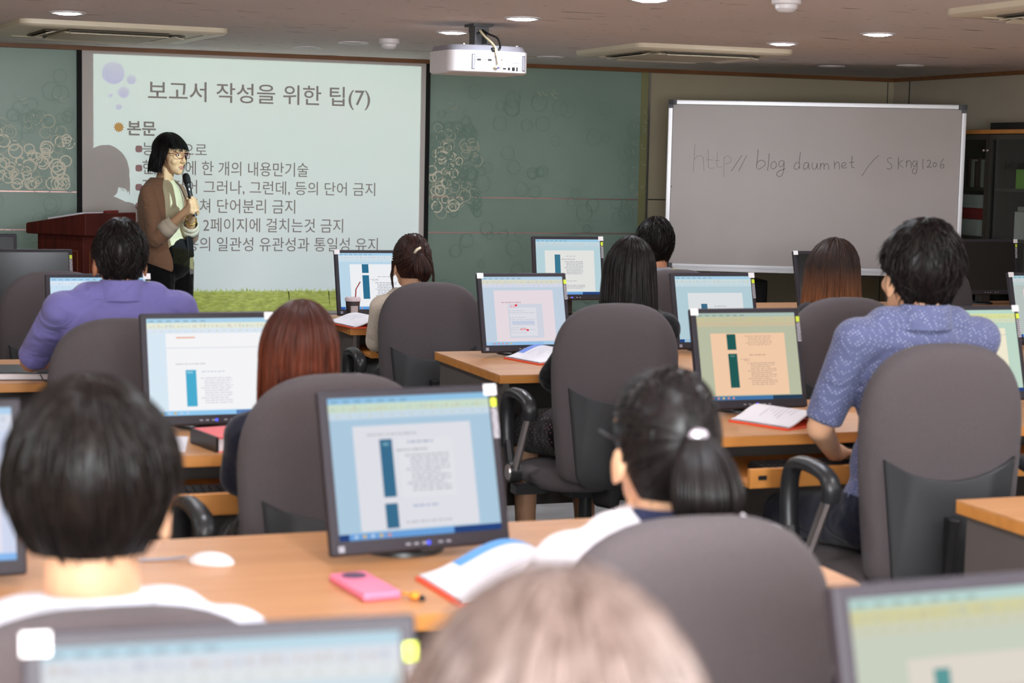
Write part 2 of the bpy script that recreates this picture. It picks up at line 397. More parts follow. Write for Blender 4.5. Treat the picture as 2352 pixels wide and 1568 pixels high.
# ------------------------------------------------------------------ ceiling projector and its light
px, py, pz = 2.79, 8.27, 1.95
pj = thing('ceiling_projector', 'white projector hung from the ceiling, back panel with sockets facing the seats', 'projector', (px, py, CZ), math.radians(3))
def plan(hw, yb, yf, rad, zc, n=6, bulge=.035):
    pts = []
    for cx, cy, a0 in ((hw-rad, yf-rad, 0), (-hw+rad, yf-rad, 90), (-hw+rad, yb+rad, 180), (hw-rad, yb+rad, 270)):
        for k in range(n+1):
            a = math.radians(a0+90*k/n); pts.append((cx+rad*math.cos(a), cy+rad*math.sin(a)))
    out = []
    for x, yy in pts:
        out.append((x, yy-(bulge*(1-(x/hw)**2) if yy < 0 else 0), zc))
    # extra points along the curved rear edge
    i = 3*(n+1)
    rear = [(-hw+rad+(2*hw-2*rad)*k/10, yb-bulge*(1-((-hw+rad+(2*hw-2*rad)*k/10)/hw)**2), zc) for k in range(1, 10)]
    return out[:i]+rear+out[i:]
zb, zt = 1.893-CZ, 1.998-CZ
b = MB(); b.loft([plan(.192, -.14, .145, .05, zb+.0), plan(.203, -.152, .155, .05, zb+.008), plan(.203, -.152, .155, .05, zt)]); b.build('body', M['white'], pj, bevel=.002)
b = MB(); b.loft([plan(.199, -.147, .15, .05, zt), plan(.19, -.132, .14, .05, zt+.026)]); b.build('top_cover', M['grey'], pj, bevel=.003)
def rear(x): return -.152-.035*(1-(x/.203)**2)
b = MB()
def port(x, z, w, h, d=.004): b.box((x, rear(x)-.0005, z), (w, d, h))
for x in (-.068, -.016): port(x, zb+.062, .018, .009)
for x, w, h in ((.06, .016, .007), (.084, .011, .013), (.108, .015, .017), (.128, .007, .018)): port(x, zb+.024, w, h)
for x in (-.095, .165): port(x, zb+.052, .015, .07, .002)
b.mi = 1; port(.024, zb+.028, .014, .009); b.mi = 2; port(.045, zb+.064, .008, .008, .008)
for x in (-.086, -.05, -.034, .0, .012, .036): b.box((x, rear(x)-.002, zb+(.062 if x < .005 else .028)), (.006, .006, .006))
b.mi = 3
for x, z, w, h in ((-.02, zb+.076, .13, .0025), (.112, zb+.053, .05, .0025)): port(x, z, w, h, .002)
for k in range(8):
    a = math.radians(180+k*90/7); x = .08+.034*(1+math.cos(a)); port(.048+.0055*k, zb+.076-.023*math.sin(PI/2*k/7), .007, .003, .002)
for x in (-.095, .165): port(x, zb+.052, .011, .064, .004)
b.build('socket', [M['black'], mat('vga_blue', lin(60, 60, 170), .4), M['chrome'], M['grey']], pj)
b = MB(); b.cyl((.14, .155, (zb+zt)/2), (.14, .19, (zb+zt)/2), .038, .038, 28); b.build('lens', M['black'], pj, smooth='auto')
b = MB()
b.box((0, 0, -.006), (.1, .12, .012)); b.box((0, 0, -.024), (.07, .085, .03)); b.box((-.03, 0, -.065), (.006, .075, .07)); b.box((.03, 0, -.065), (.006, .075, .07)); b.box((0, .03, -.065), (.06, .006, .07))
b.box((0, 0, -.1), (.08, .1, .012))
for x, yy in ((-.11, -.09), (.12, -.09), (-.11, .1), (.12, .1)): b.tube([(0, 0, -.102), (x, yy, -.112), (x, yy, zt+.02)], .006, 8)
b.build('mount', mat('mount_grey', lin(92, 90, 92), .4, metal=.6), pj, bevel=.0015)
b = MB(); b.cyl((-.11, -.09, zt+.024), (-.11, -.09, zt+.035), .008); b.cyl((.16, -.09, zt+.02), (.16, -.09, zt+.034), .008); b.build('mount_screw', M['chrome'], pj, smooth='auto')
cz = [(-.015, -.05, -.03), (-.01, -.1, -.06), (.006, -.165, -.10), (.012, -.196, zt+.0), (.016, rear(.01)-.02, zb+.07), (.02, rear(.01)-.024, zb+.045), (.012, rear(.01)-.02, zb+.03), (.004, rear(0)-.006, zb+.028)]
def smoothpath(P, n=6):
    P = [V(p) for p in P]; out = []
    for i in range(len(P)-1):
        p0, p1, p2, p3 = P[max(i-1, 0)], P[i], P[i+1], P[min(i+2, len(P)-1)]
        for k in range(n):
            t = k/n; out.append(.5*((2*p1)+(p2-p0)*t+(2*p0-5*p1+4*p2-p3)*t*t+(3*p1-p0-3*p2+p3)*t**3))
    return out+[P[-1]]
b = MB(); b.tube(smoothpath(cz), .006, 8); b.tube([(.011, -.192, zt+.008), (.0155, rear(.01)-.022, zb+.075)], [.008, .008], 10); b.build('white_cable', mat('cable_cream', lin(222, 208, 172), .45), pj, smooth=True)
b = MB(); b.tube(smoothpath([(.0, -.05, -.03), (.012, -.1, -.05), (.034, -.15, -.07), (.04, -.17, -.1), (.034, -.19, zt+.012), (.02, -.19, zt+.002)]), .005, 8); b.box((.002, rear(0)+.01, zt+.004), (.018, .03, .02)); b.build('black_cable', M['black'], pj, smooth=True)

PL = V((2.92, 8.49, 1.948)); DD = SY-PL.y
li = bpy.data.lights.new('projector_beam', 'SPOT'); li.energy = PROJ_W; li.spot_size = math.radians(86); li.spot_blend = 0; li.shadow_soft_size = .004
lo = bpy.data.objects.new('projector_beam', li); C.objects.link(lo); lo.location = PL; lo.rotation_euler = (PI/2, 0, 0)   # beam along +Y, parallel to the floor
li.use_nodes = True; nt = li.node_tree; N = nt.nodes.new; L = nt.links.new
em = nt.nodes['Emission']; tc = N('ShaderNodeTexCoord'); sp = N('ShaderNodeSeparateXYZ'); L(tc.outputs['Normal'], sp.inputs[0])
def mth(op, a, c=None, clamp=False):
    n = N('ShaderNodeMath'); n.operation = op; n.use_clamp = clamp
    for i, q in enumerate((a, c)):
        if q is None: continue
        if isinstance(q, (int, float)): n.inputs[i].default_value = q
        else: L(q, n.inputs[i])
    return n.outputs[0]
zz = mth('ABSOLUTE', sp.outputs[2]); uu = mth('MULTIPLY', mth('DIVIDE', sp.outputs[0], zz), SGX); vv = mth('MULTIPLY', mth('DIVIDE', sp.outputs[1], zz), SGY)
X = mth('ADD', mth('MULTIPLY', uu, DD), PL.x); Z = mth('ADD', mth('MULTIPLY', vv, DD), PL.z)
inside = mth('MULTIPLY', mth('MULTIPLY', mth('GREATER_THAN', X, 1.372), mth('LESS_THAN', X, 3.478)), mth('MULTIPLY', mth('GREATER_THAN', Z, .487), mth('LESS_THAN', Z, 2.085)))
fall = mth('POWER', mth('ADD', mth('ADD', mth('MULTIPLY', uu, uu), mth('MULTIPLY', vv, vv)), 1.0), 1.5)
L(mth('MULTIPLY', inside, fall), em.inputs['Strength'])
def mixc(f, a, c):
    n = N('ShaderNodeMix'); n.data_type = 'RGBA'
    if isinstance(f, float): n.inputs[0].default_value = f
    else: L(f, n.inputs[0])
    for i, q in ((6, a), (7, c)):
        if isinstance(q, tuple): n.inputs[i].default_value = q
        else: L(q, n.inputs[i])
    return n.outputs[2]
cmb = N('ShaderNodeCombineXYZ'); L(X, cmb.inputs[0]); L(Z, cmb.inputs[2])
nz = N('ShaderNodeTexNoise'); nz.inputs['Scale'].default_value = 2.0; L(cmb.outputs[0], nz.inputs['Vector'])
hgt = mth('DIVIDE', mth('SUBTRACT', Z, .6), 1.45, True)
sky = mixc(hgt, (.50, .72, .80, 1), (.62, .92, .86, 1)); cl = mth('MULTIPLY', mth('SUBTRACT', nz.outputs['Fac'], .45), 1.6, True); sky = mixc(cl, sky, (.66, .84, .86, 1))
g1 = N('ShaderNodeTexNoise'); g1.inputs['Scale'].default_value = 60; g1.inputs['Detail'].default_value = 5; mpg = N('ShaderNodeMapping'); mpg.inputs['Scale'].default_value = (1, 1, .35); L(cmb.outputs[0], mpg.inputs[0]); L(mpg.outputs[0], g1.inputs['Vector'])
g2 = N('ShaderNodeTexNoise'); g2.inputs['Scale'].default_value = 30; g2.inputs['Detail'].default_value = 6; mp2 = N('ShaderNodeMapping'); mp2.inputs['Scale'].default_value = (.6, 1, 1.6); L(cmb.outputs[0], mp2.inputs[0]); L(mp2.outputs[0], g2.inputs['Vector'])
edge = mth('ADD', .60, mth('MULTIPLY', g1.outputs['Fac'], .055)); gm = mth('DIVIDE', mth('SUBTRACT', edge, Z), .02, True)
gg = mixc(mth('MULTIPLY', mth('SUBTRACT', g2.outputs['Fac'], .3), 2.4, True), (.16, .22, .04, 1), (.46, .58, .14, 1))
colr = mixc(gm, sky, gg)
for bx_, bz_, br_ in ((1.493, 1.973, .071), (1.604, 1.935, .03), (1.556, 1.856, .036), (1.477, 1.834, .014), (1.527, 1.766, .021)):
    dx = mth('SUBTRACT', X, bx_); dz = mth('SUBTRACT', Z, bz_); d2 = mth('SQRT', mth('ADD', mth('MULTIPLY', dx, dx), mth('MULTIPLY', dz, dz)))
    inb = mth('DIVIDE', mth('SUBTRACT', br_, d2), .004, True); tt = mth('DIVIDE', mth('ADD', dz, br_), 2*br_, True)
    colr = mixc(inb, colr, mixc(tt, (.36, .46, .86, 1), (.52, .66, .84, 1)))
L(colr, em.inputs['Color'])

# ------------------------------------------------------------------ ceiling fixtures
def ac(x, y, rz, label, RA=.475):
    t = thing('ceiling_air_conditioner', label, 'air conditioner', (x, y, CZ), rz, 'ceiling cassette air conditioners')
    b = MB(); R = RA
    def sq(h, r, z, n=5):
        p = []
        for cx, cy, a0 in ((1, 1, 0), (-1, 1, 90), (-1, -1, 180), (1, -1, 270)):
            for k in range(n+1):
                a = math.radians(a0+90*k/n); p.append((cx*(h-r)+r*math.cos(a), cy*(h-r)+r*math.sin(a), z))
        return p
    b.loft([sq(R, .06, 0), sq(R, .06, -.022), sq(R-.012, .055, -.032), sq(R-.1, .05, -.034), sq(R-.1, .05, -.03)]); b.build('panel', mat('ac_cream', lin(226, 214, 190), .45) if 'accream' not in M else M['accream'], t, smooth='auto')
    b = MB(); b.loft([sq(.26, .03, -.034), sq(.26, .03, -.046), sq(.24, .03, -.05)]); b.build('intake_grille', M['acgrille'], t, smooth='auto')
    for k in range(4):
        a = k*PI/2; Mz = Matrix.Rotation(a, 4, 'Z'); b = MB()
        b.box((0, -.325, -.036), (.52, .07, .006), Mz); b.build('air_slot', M['acdark'], t)
        b = MB(); b.add([(-.25, -.355, -.052), (.25, -.355, -.052), (.25, -.30, -.039), (-.25, -.30, -.039), (-.25, -.355, -.048), (.25, -.355, -.048), (.25, -.30, -.035), (-.25, -.30, -.035)], [(0, 1, 2, 3), (4, 7, 6, 5), (0, 4, 5, 1), (3, 2, 6, 7), (0, 3, 7, 4), (1, 5, 6, 2)], Mz); b.build('louver', M['accream'], t)
    return t
M['accream'] = mat('ac_cream', lin(226, 214, 190), .45); M['acgrille'] = mat('ac_grille', lin(196, 184, 160), .55, bump=(200, .4)); M['acdark'] = mat('ac_dark', lin(96, 88, 78), .7)
ac(1.235, 9.80, math.radians(5), 'cream ceiling air conditioner above the projection screen', .525)
ac(4.41, 9.46, 0, 'cream ceiling air conditioner above the whiteboard, right of the projector')
ac(4.57, 5.87, 0, 'cream ceiling air conditioner cut off by the upper right edge')
glow = emat((240, 247, 255), LAMP_S); glow_front = emat((240, 247, 255), LAMP_F)
def downlight(x, y, lit, label, group):
    t = thing('ceiling_downlight', label, 'downlight', (x, y, CZ), 0, group)
    b = MB(); b.lathe([(.066, -.001), (.085, -.001), (.085, -.006), (.078, -.01), (.066, -.008)]); b.build('trim_ring', M['white'], t, smooth='auto')
    b = MB(); b.lathe([(.0, -.002), (.067, -.002), (.067, -.006), (.04, -.013), (.0, -.015)]); b.build('lamp_glow' if lit else 'lamp_cover', (glow_front if y > 3.5 else glow) if lit else M['lampoff'], t, smooth=True)
M['lampoff'] = mat('lamp_cover', lin(205, 200, 195), .4)
for x, y, l in ((.922, 8.682, 'lit round downlight over the left air conditioner'), (2.816, 7.738, 'lit round downlight right of the projector mount'), (2.832, 8.802, 'lit round downlight left of the projector mount'),
                (2.905, 6.54, 'lit round downlight cut by the top edge right of the projector'), (4.579, 7.63, 'lit round downlight highest above the whiteboard on the right'), (4.55, 8.526, 'lit round downlight just right of the air conditioner beside the projector')):
    downlight(x, y, True, l, 'lit ceiling downlights')
for i, x in enumerate((-1.6, .92, 2.83, 4.58, 6.3)):  # unseen downlights added to light the seats
    for j, y in enumerate((6.55, 5.4, 4.3, 3.2, 2.1, 1.0, -.1)):
        if i == 2 and j == 0 or (j == 1 and i == 3) or (i == 3 and j == 0): continue
        if (i+j) % 2: downlight(x, y, True, 'added lit round downlight in the ceiling over the seats, out of view', 'added unseen downlights over the seats')
for x, y, l in ((2.508, 10.594, 'unlit round downlight nearest the projection screen'), (2.624, 9.967, 'unlit round downlight beside the smoke detector'), (4.03, 10.55, 'unlit round downlight left of the air conditioner above the whiteboard'),
                (5.856, 10.303, 'unlit round downlight above the middle of the whiteboard'), (6.168, 9.88, 'unlit round downlight above the whiteboard nearest the right wall')):
    downlight(x, y, False, l, 'unlit ceiling downlights')
for x, y, l in ((2.72, 9.577, 'white smoke detector on the ceiling left of the projector'), (3.33, 6.22, 'white smoke detector cut by the top edge of the photo')):
    t = thing('smoke_detector', l, 'smoke detector', (x, y, CZ), 0, 'smoke detectors')
    b = MB(); b.lathe([(.0, -.0005), (.056, -.0005), (.056, -.024), (.05, -.028), (0, -.028)]); b.build('base_plate', M['white'], t, smooth='auto')
    b = MB(); b.lathe([(.0, -.028), (.043, -.028), (.042, -.042), (.03, -.054), (.0, -.058)]); b.build('sensor_dome', M['white'], t, smooth='auto')

# ------------------------------------------------------------------ lectern with papers
lt = thing('lectern', 'dark mahogany lectern with sloping top in front of the projection screen', 'lectern', (1.195, 10.56, 0), math.radians(-20-28))
# local: near-right corner at x=+.2,y=-.26 ; left face (long) along x, right face along y
b = MB(); b.bx(-.17, .17, -.175, .175, 0, 1.02); b.build('cabinet', M['mahogany'], lt, bevel=.006)
b = MB(); b.prism([(-.22, 1.02), (.22, 1.02), (.22, 1.147), (-.22, 1.08)], .43, Matrix.Translation((0, -.215, 0))); b.build('sloping_top', M['mahogany'], lt, bevel=.008)
b = MB()
for (xa, xb, za, zb_) in ((-.13, .13, .93, .935), (-.13, .13, .2, .205)): b.bx(xa, xb, -.18, -.175, za, zb_)
for x in (-.13, .125): b.bx(x, x+.005, -.18, -.175, .2, .935)
for za in (.93, .2): b.bx(.17, .175, -.13, .13, za, za+.005)
for yy in (-.13, .125): b.bx(.17, .175, yy, yy+.005, .2, .935)
b.build('panel_moulding', M['mahogany_line'], lt)
pp = thing('paper_stack', 'stack of papers lying on top of the mahogany lectern', 'papers', (1.20, 10.56, 1.117), math.radians(-48))
b = MB(); b.box((.0, 0, .006), (.24, .3, .012), Matrix.Rotation(math.radians(-8.7), 4, 'Y')); b.build('sheets', M['paper'], pp)
b = MB(); b.box((.145, .08, .009), (.03, .1, .016), Matrix.Rotation(math.radians(-8.7), 4, 'Y')); b.build('red_binding', mat('dark_red', lin(120, 34, 32), .5), pp, bevel=.004)

# ------------------------------------------------------------------ whiteboard on its stand
wb = thing('whiteboard', 'large white whiteboard on a stand with a handwritten web address', 'whiteboard', (4.86, 10.6, 0), math.atan2(-.8, 1.68))
BW, B0, B1 = 1.862, .825, 1.893
M['board'] = mat('board_white', lin(204, 195, 192), .3, spec=.22, noise=(1.6, lin(197, 188, 185), 3))
b = MB(); b.bx(.02, BW-.02, -.008, .012, B0+.02, B1-.02); b.build('writing_surface', M['board'], wb)
M['alu'] = mat('aluminium', lin(222, 220, 224), .35, metal=.35)
b = MB(); b.bx(.05, BW-.05, -.02, .02, B1-.03, B1); b.bx(.05, BW-.05, -.02, .02, B0, B0+.03); b.bx(0, .03, -.02, .02, B0+.05, B1-.05); b.bx(BW-.03, BW, -.02, .02, B0+.05, B1-.05); b.build('frame', M['alu'], wb, bevel=.004)
for x in (0, BW):
    for z in (B0, B1):
        b = MB(); sx = 1 if x == 0 else -1; sz = 1 if z == B0 else -1
        b.bx(min(x, x+sx*.052), max(x, x+sx*.052), -.022, .022, min(z, z+sz*.032), max(z, z+sz*.032)); b.bx(min(x, x+sx*.032), max(x, x+sx*.032), -.022, .022, min(z, z+sz*.052), max(z, z+sz*.052))
        b.build('corner_cap', M['grey'] if False else mat('cap_grey', lin(92, 90, 94), .5), wb)
b = MB(); b.bx(.06, BW-.06, -.075, -.02, B0-.012, B0-.004); b.bx(.06, BW-.06, -.075, -.07, B0-.004, B0+.008); b.build('pen_tray', M['alu'], wb)
b = MB()
for x in (.3, BW-.42):
    b.bx(x, x+.06, .03, .07, .06, B1-.3); b.bx(x-.02, x+.08, -.3, .36, .03, .075)
    for yy in (-.27, .33): b.cyl((x+.0, yy, .03), (x+.06, yy, .03), .03, .03, 14)
b.bx(.3, BW-.42, .035, .065, .2, .24); b.build('stand', mat('stand_grey', lin(112, 106, 104), .4, metal=.5), wb)
tag_b = MB(); tag_b.bx(.42, .44, -.01, .005, B1, B1+.006); tag_b.build('clip', M['black'], wb)
strokes_faint = [[(135, 100), (128, 200), (118, 335)], [(124, 235), (150, 205), (180, 195), (203, 215), (208, 265), (210, 328)], [(250, 145), (248, 230), (250, 300), (300, 303)], [(232, 232), (290, 236)], [(326, 160), (322, 235), (322, 290), (345, 296), (368, 292)], [(305, 240), (345, 240)],
    [(382, 210), (380, 300), (376, 385)], [(384, 215), (410, 200), (438, 215), (440, 245), (420, 262), (386, 268)], [(468, 232), (470, 238)], [(466, 262), (468, 268)]]
strokes = [[(535, 192), (495, 252), (442, 332)], [(575, 195), (540, 262), (505, 332)], [(670, 142), (664, 220), (655, 308)], [(657, 300), (660, 262), (690, 238), (722, 246), (730, 274), (700, 302), (664, 318)], [(765, 178), (758, 250), (750, 328)],
    [(800, 250), (780, 268), (778, 296), (795, 312), (818, 300), (824, 270), (812, 248), (800, 250)], [(886, 246), (862, 240), (846, 262), (850, 290), (870, 292), (888, 262)], [(888, 244), (886, 310), (872, 366), (846, 380), (826, 362), (840, 335), (880, 318), (900, 312)], [(911, 338), (914, 340)],
    [(1016, 262), (990, 258), (975, 285), (976, 312), (1000, 316), (1016, 292)], [(1028, 168), (1018, 240), (1020, 312)], [(1092, 262), (1068, 258), (1052, 290), (1058, 318), (1082, 306), (1096, 272)], [(1096, 260), (1096, 300), (1106, 320)], [(1128, 258), (1124, 300), (1140, 318), (1160, 300), (1168, 262), (1166, 296), (1174, 318)],
    [(1196, 262), (1192, 322)], [(1194, 290), (1210, 266), (1224, 270), (1226, 320)], [(1226, 290), (1244, 268), (1260, 276), (1264, 322)], [(1312, 244), (1314, 312)], [(1314, 280), (1336, 252), (1352, 266), (1356, 318)], [(1372, 290), (1400, 284), (1408, 266), (1390, 256), (1374, 276), (1376, 300), (1400, 306), (1418, 296)],
    [(1460, 200), (1456, 260), (1460, 296), (1480, 304)], [(1436, 258), (1478, 252)], [(1685, 195), (1640, 235), (1590, 300), (1542, 376)], [(1796, 224), (1776, 214), (1756, 228), (1762, 252), (1786, 272), (1792, 298), (1772, 316), (1750, 306)],
    [(1848, 210), (1846, 316)], [(1884, 236), (1852, 272), (1888, 300)], [(1916, 240), (1914, 300)], [(1914, 262), (1934, 240), (1952, 256), (1954, 304)], [(1998, 244), (1974, 246), (1966, 276), (1984, 294), (2000, 262)], [(2002, 244), (2002, 320), (1990, 356), (1968, 350), (1964, 326), (1984, 306)],
    [(2052, 226), (2050, 318)], [(2084, 246), (2104, 236), (2114, 256), (2100, 284), (2086, 298), (2126, 296)], [(2150, 256), (2136, 272), (2140, 294), (2158, 292), (2164, 268), (2150, 254)], [(2222, 222), (2200, 262), (2196, 298), (2212, 308), (2226, 292), (2220, 274), (2202, 284)]]
def board_pt(zx, zy):
    X_, Y_ = 1560+zx/3.675, 300+zy/3.675
    u = (X_-1537+(Y_-222)*.04)/681; v = (Y_-222-u*10)/(396+u*15)
    return (u*BW, -.0092, B1-v*(B1-B0))
for nm, st, rr, mm in (('faint_handwriting', strokes_faint, .0020, mat('ink_faint', lin(140, 130, 130), .8)), ('handwriting', strokes, .0030, mat('ink', lin(58, 48, 54), .7))):
    b = MB()
    for s_ in st: b.tube(smoothpath([board_pt(*p) for p in s_], 4) if len(s_) > 2 else [board_pt(*p) for p in s_], rr, 5, flat=.4)
    b.build(nm, mm, wb)
b = MB(); b.cyl(board_pt(-70, 465), (board_pt(-70, 465)[0], -.011, board_pt(-70, 465)[2]), .004, .004, 10); b.build('dark_dot', M['black'], wb)

# ------------------------------------------------------------------ glass cabinet on the right wall
cb = thing('glass_cabinet', 'dark bookcase with smoked glass doors and orange wood top behind the whiteboard', 'cabinet', (6.85, 9.25, 0))
M['cab'] = mat('cabinet_dark', lin(58, 54, 48), .4)
ya, yb_ = -1.1, .89
b = MB(); b.bx(-.19, .19, ya, ya+.02, 0, 1.715); b.bx(-.19, .19, yb_-.02, yb_, 0, 1.715); b.bx(.175, .19, ya, yb_, 0, 1.715); b.bx(-.19, .19, ya, yb_, 0, .06); b.bx(-.17, .19, -.02, 0, .06, 1.715); b.bx(-.17, .19, .43, .446, .06, 1.715); b.build('carcass', M['cab'], cb)
b = MB(); b.bx(-.2, .19, ya-.01, yb_+.01, 1.715, 1.742); b.build('top_board', M['woodedge'], cb, bevel=.003)
for z in (.42, .74, 1.05, 1.36):
    for y0_, y1_ in ((ya+.02, -.02), (0, yb_-.02)):
        b = MB(); b.bx(-.16, .175, y0_, y1_, z, z+.018); b.build('shelf', M['cab'], cb)
for k, (y0_, y1_) in enumerate(((-1.08, -.56), (-.55, -.01), (0.0, .435), (.44, .87))):
    b = MB(); t = .03
    for a_ in ((y0_, y0_+t, .07, 1.71), (y1_-t, y1_, .07, 1.71), (y0_+t, y1_-t, .07, .1), (y0_+t, y1_-t, 1.68, 1.71)): b.bx(-.21, -.192, *a_)
    d = b.build('door', M['cab'], cb)
    b = MB(); b.bx(-.204, -.2, y0_+t, y1_-t, .1, 1.68); b.build('glass_pane', M['cabglass'], d)
    b = MB(); hy = y1_-.018 if k % 2 == 0 else y0_+.018; b.lathe([(0, 0), (.009, 0), (.006, .012), (.011, .022), (.008, .03), (0, .03)], seg=14, M=Matrix.Translation((-.21, hy, 1.612))@Matrix.Rotation(-PI/2, 4, 'Y')); b.build('knob', M['chrome'], d, smooth=True)
def binder(y, z, w, h, col, label, cat='binder', nm='binder', dx=-.13, spine=None):
    t = tag(None or MB_box(nm, (6.85+dx, 9.25+y, z), (.23, w, h), col), label, cat, 'files inside the glass cabinet'); return t
def MB_box(nm, c, d, m, bev=.003):
    b = MB(); b.bx(0, d[0], -d[1]/2, d[1]/2, 0, d[2]); o = b.build(nm, m, bevel=bev); o.location = c; return o
fw_ = mat('file_white', lin(206, 202, 198), .6, noise=(60, lin(178, 176, 178), 2, (.1, 4, .1))); fr_ = mat('file_red', lin(156, 30, 40), .5); fg_ = mat('file_green', lin(116, 168, 60), .5); fd_ = mat('file_dark', lin(70, 52, 54), .5); fl_ = mat('file_grey', lin(150, 148, 142), .6)
for i in range(9): binder(.47+i*.036, 1.379, .031, .165+.012*((i*7) % 3), (fd_, fl_, fd_)[i % 3], 'dark upright file on the upper shelf, %s from the door split' % ('first', 'second', 'third', 'fourth', 'fifth', 'sixth', 'seventh', 'eighth', 'ninth')[i])
for k, (z, h, m_, l) in enumerate(((1.069, .105, fw_, 'white file box at the bottom of the stack in the left cabinet bay'), (1.1755, .07, fr_, 'red file box in the middle of the stack in the left cabinet bay'), (1.247, .085, fw_, 'white file box on top of the stack in the left cabinet bay'))):
    binder(.66, z, .34, h, m_, l, 'file box', 'file_box')
binder(.466, 1.069, .026, .27, fr_, 'upright red binder beside the file box stack')
binder(.13, 1.069, .24, .17, fw_, 'white file box on the lower shelf of the right cabinet bay', 'file box', 'file_box')
binder(.14, 1.379, .23, .12, fg_, 'green file box on the upper shelf of the right cabinet bay', 'file box', 'file_box')
binder(.12, 1.2405, .2, .03, fl_, 'flat grey folder lying on the white box in the right cabinet bay', 'folder', 'folder')
o = MB_box('storage_box', (6.72, 9.62, 1.742), (.28, .36, .045), M['black']); tag(o, 'flat dark box lying on top of the glass cabinet', 'box')
o = MB_box('storage_box', (6.7, 9.15, 1.742), (.3, .46, .06), mat('box_brown', lin(52, 46, 42), .5)); tag(o, 'second flat dark box on the cabinet top, nearer the right edge', 'box')
# ------------------------------------------------------------------ desks
DZ = .73
def desk(x0, x1, y0, y1, seats, label, tray_out=.16, trays=()):
    t = thing('computer_desk', label, 'desk', ((x0+x1)/2, (y0+y1)/2, 0), 0, 'wood topped computer desks')
    hx, hy = (x1-x0)/2, (y1-y0)/2
    b = MB(); b.bx(-hx, hx, -hy, hy, DZ-.004, DZ); b.build('tabletop', M['wood'], t)
    b = MB(); b.bx(-hx, hx, -hy, hy, DZ-.032, DZ-.004); b.build('edge_band', M['woodedge'], t, bevel=.002)
    for s in (-1, 1):
        b = MB(); xx = s*(hx-.03); b.bx(xx-.012, xx+.012, -hy+.015, hy-.02, .0, DZ-.032); b.build('side_panel', M['panel'], t)
    b = MB(); b.bx(-hx+.045, hx-.045, hy-.12, hy-.1, .12, DZ-.032); b.build('modesty_panel', M['panel'], t)
    for sx in trays:
        lx = sx-t.location.x
        b = MB(); b.bx(lx-.3, lx+.3, -hy-tray_out+.004, hy-.25-tray_out, .608, .622); b.bx(lx-.3, lx+.3, -hy-tray_out-.014, -hy-tray_out+.004, .608, .662); tr = b.build('keyboard_tray', M['woodedge'], t, bevel=.002)
        b = MB(); b.bx(lx-.275, lx-.25, -hy-tray_out-.017, -hy-tray_out-.013, .632, .644); b.build('tray_latch', M['black'], tr)
        for s in (-1, 1):
            b = MB(); b.bx(lx+s*.32-.006, lx+s*.32+.006, -hy+.01, hy-.14, .622, DZ-.032); b.build('tray_runner', M['armblack'], tr)
    return t
desk(-.6, 1.62, 1.22, 1.92, 2, 'computer desk nearest the camera, below the bottom edge of the photo')
desk(-.42, 1.74, 2.88, 3.57, 2, 'long wood computer desk with the pink phone and open booklet on it')
desk(2.4, 4.1, 2.87, 3.565, 2, 'wood computer desk whose bare corner shows at the right edge of the photo')
desk(-.6, 1.55, 4.57, 5.24, 2, 'wood computer desk carrying the pink covered book', trays=(.9,), tray_out=.17)
desk(2.265, 3.9, 4.57, 5.24, 2, 'wood computer desk in front of the man in the dotted shirt', trays=(2.6, 3.42), tray_out=.15)
desk(-.6, 1.15, 6.12, 6.81, 2, 'wood computer desk with the black notebook, under the elbow of the man in blue')
desk(2.145, 3.8, 6.05, 6.83, 2, 'wood computer desk whose bare left end juts out under the pinkish document screen', trays=())
desk(-.6, 1.0, 7.86, 8.5, 2, 'wood computer desk under the unlit screen near the lectern')
desk(2.06, 3.8, 7.82, 8.5, 2, 'wood computer desk with the drink cup on it', trays=(2.42,), tray_out=.12)
desk(4.4, 6.0, 6.1, 6.83, 2, 'wood computer desk at the far right in line with the long black haired woman')
desk(4.3, 6.45, 7.95, 9.0, 2, 'wood computer desk under the black screens by the glass cabinet')
desk(-.6, .95, 9.35, 9.95, 2, 'wood computer desk next to the lectern, mostly hidden')

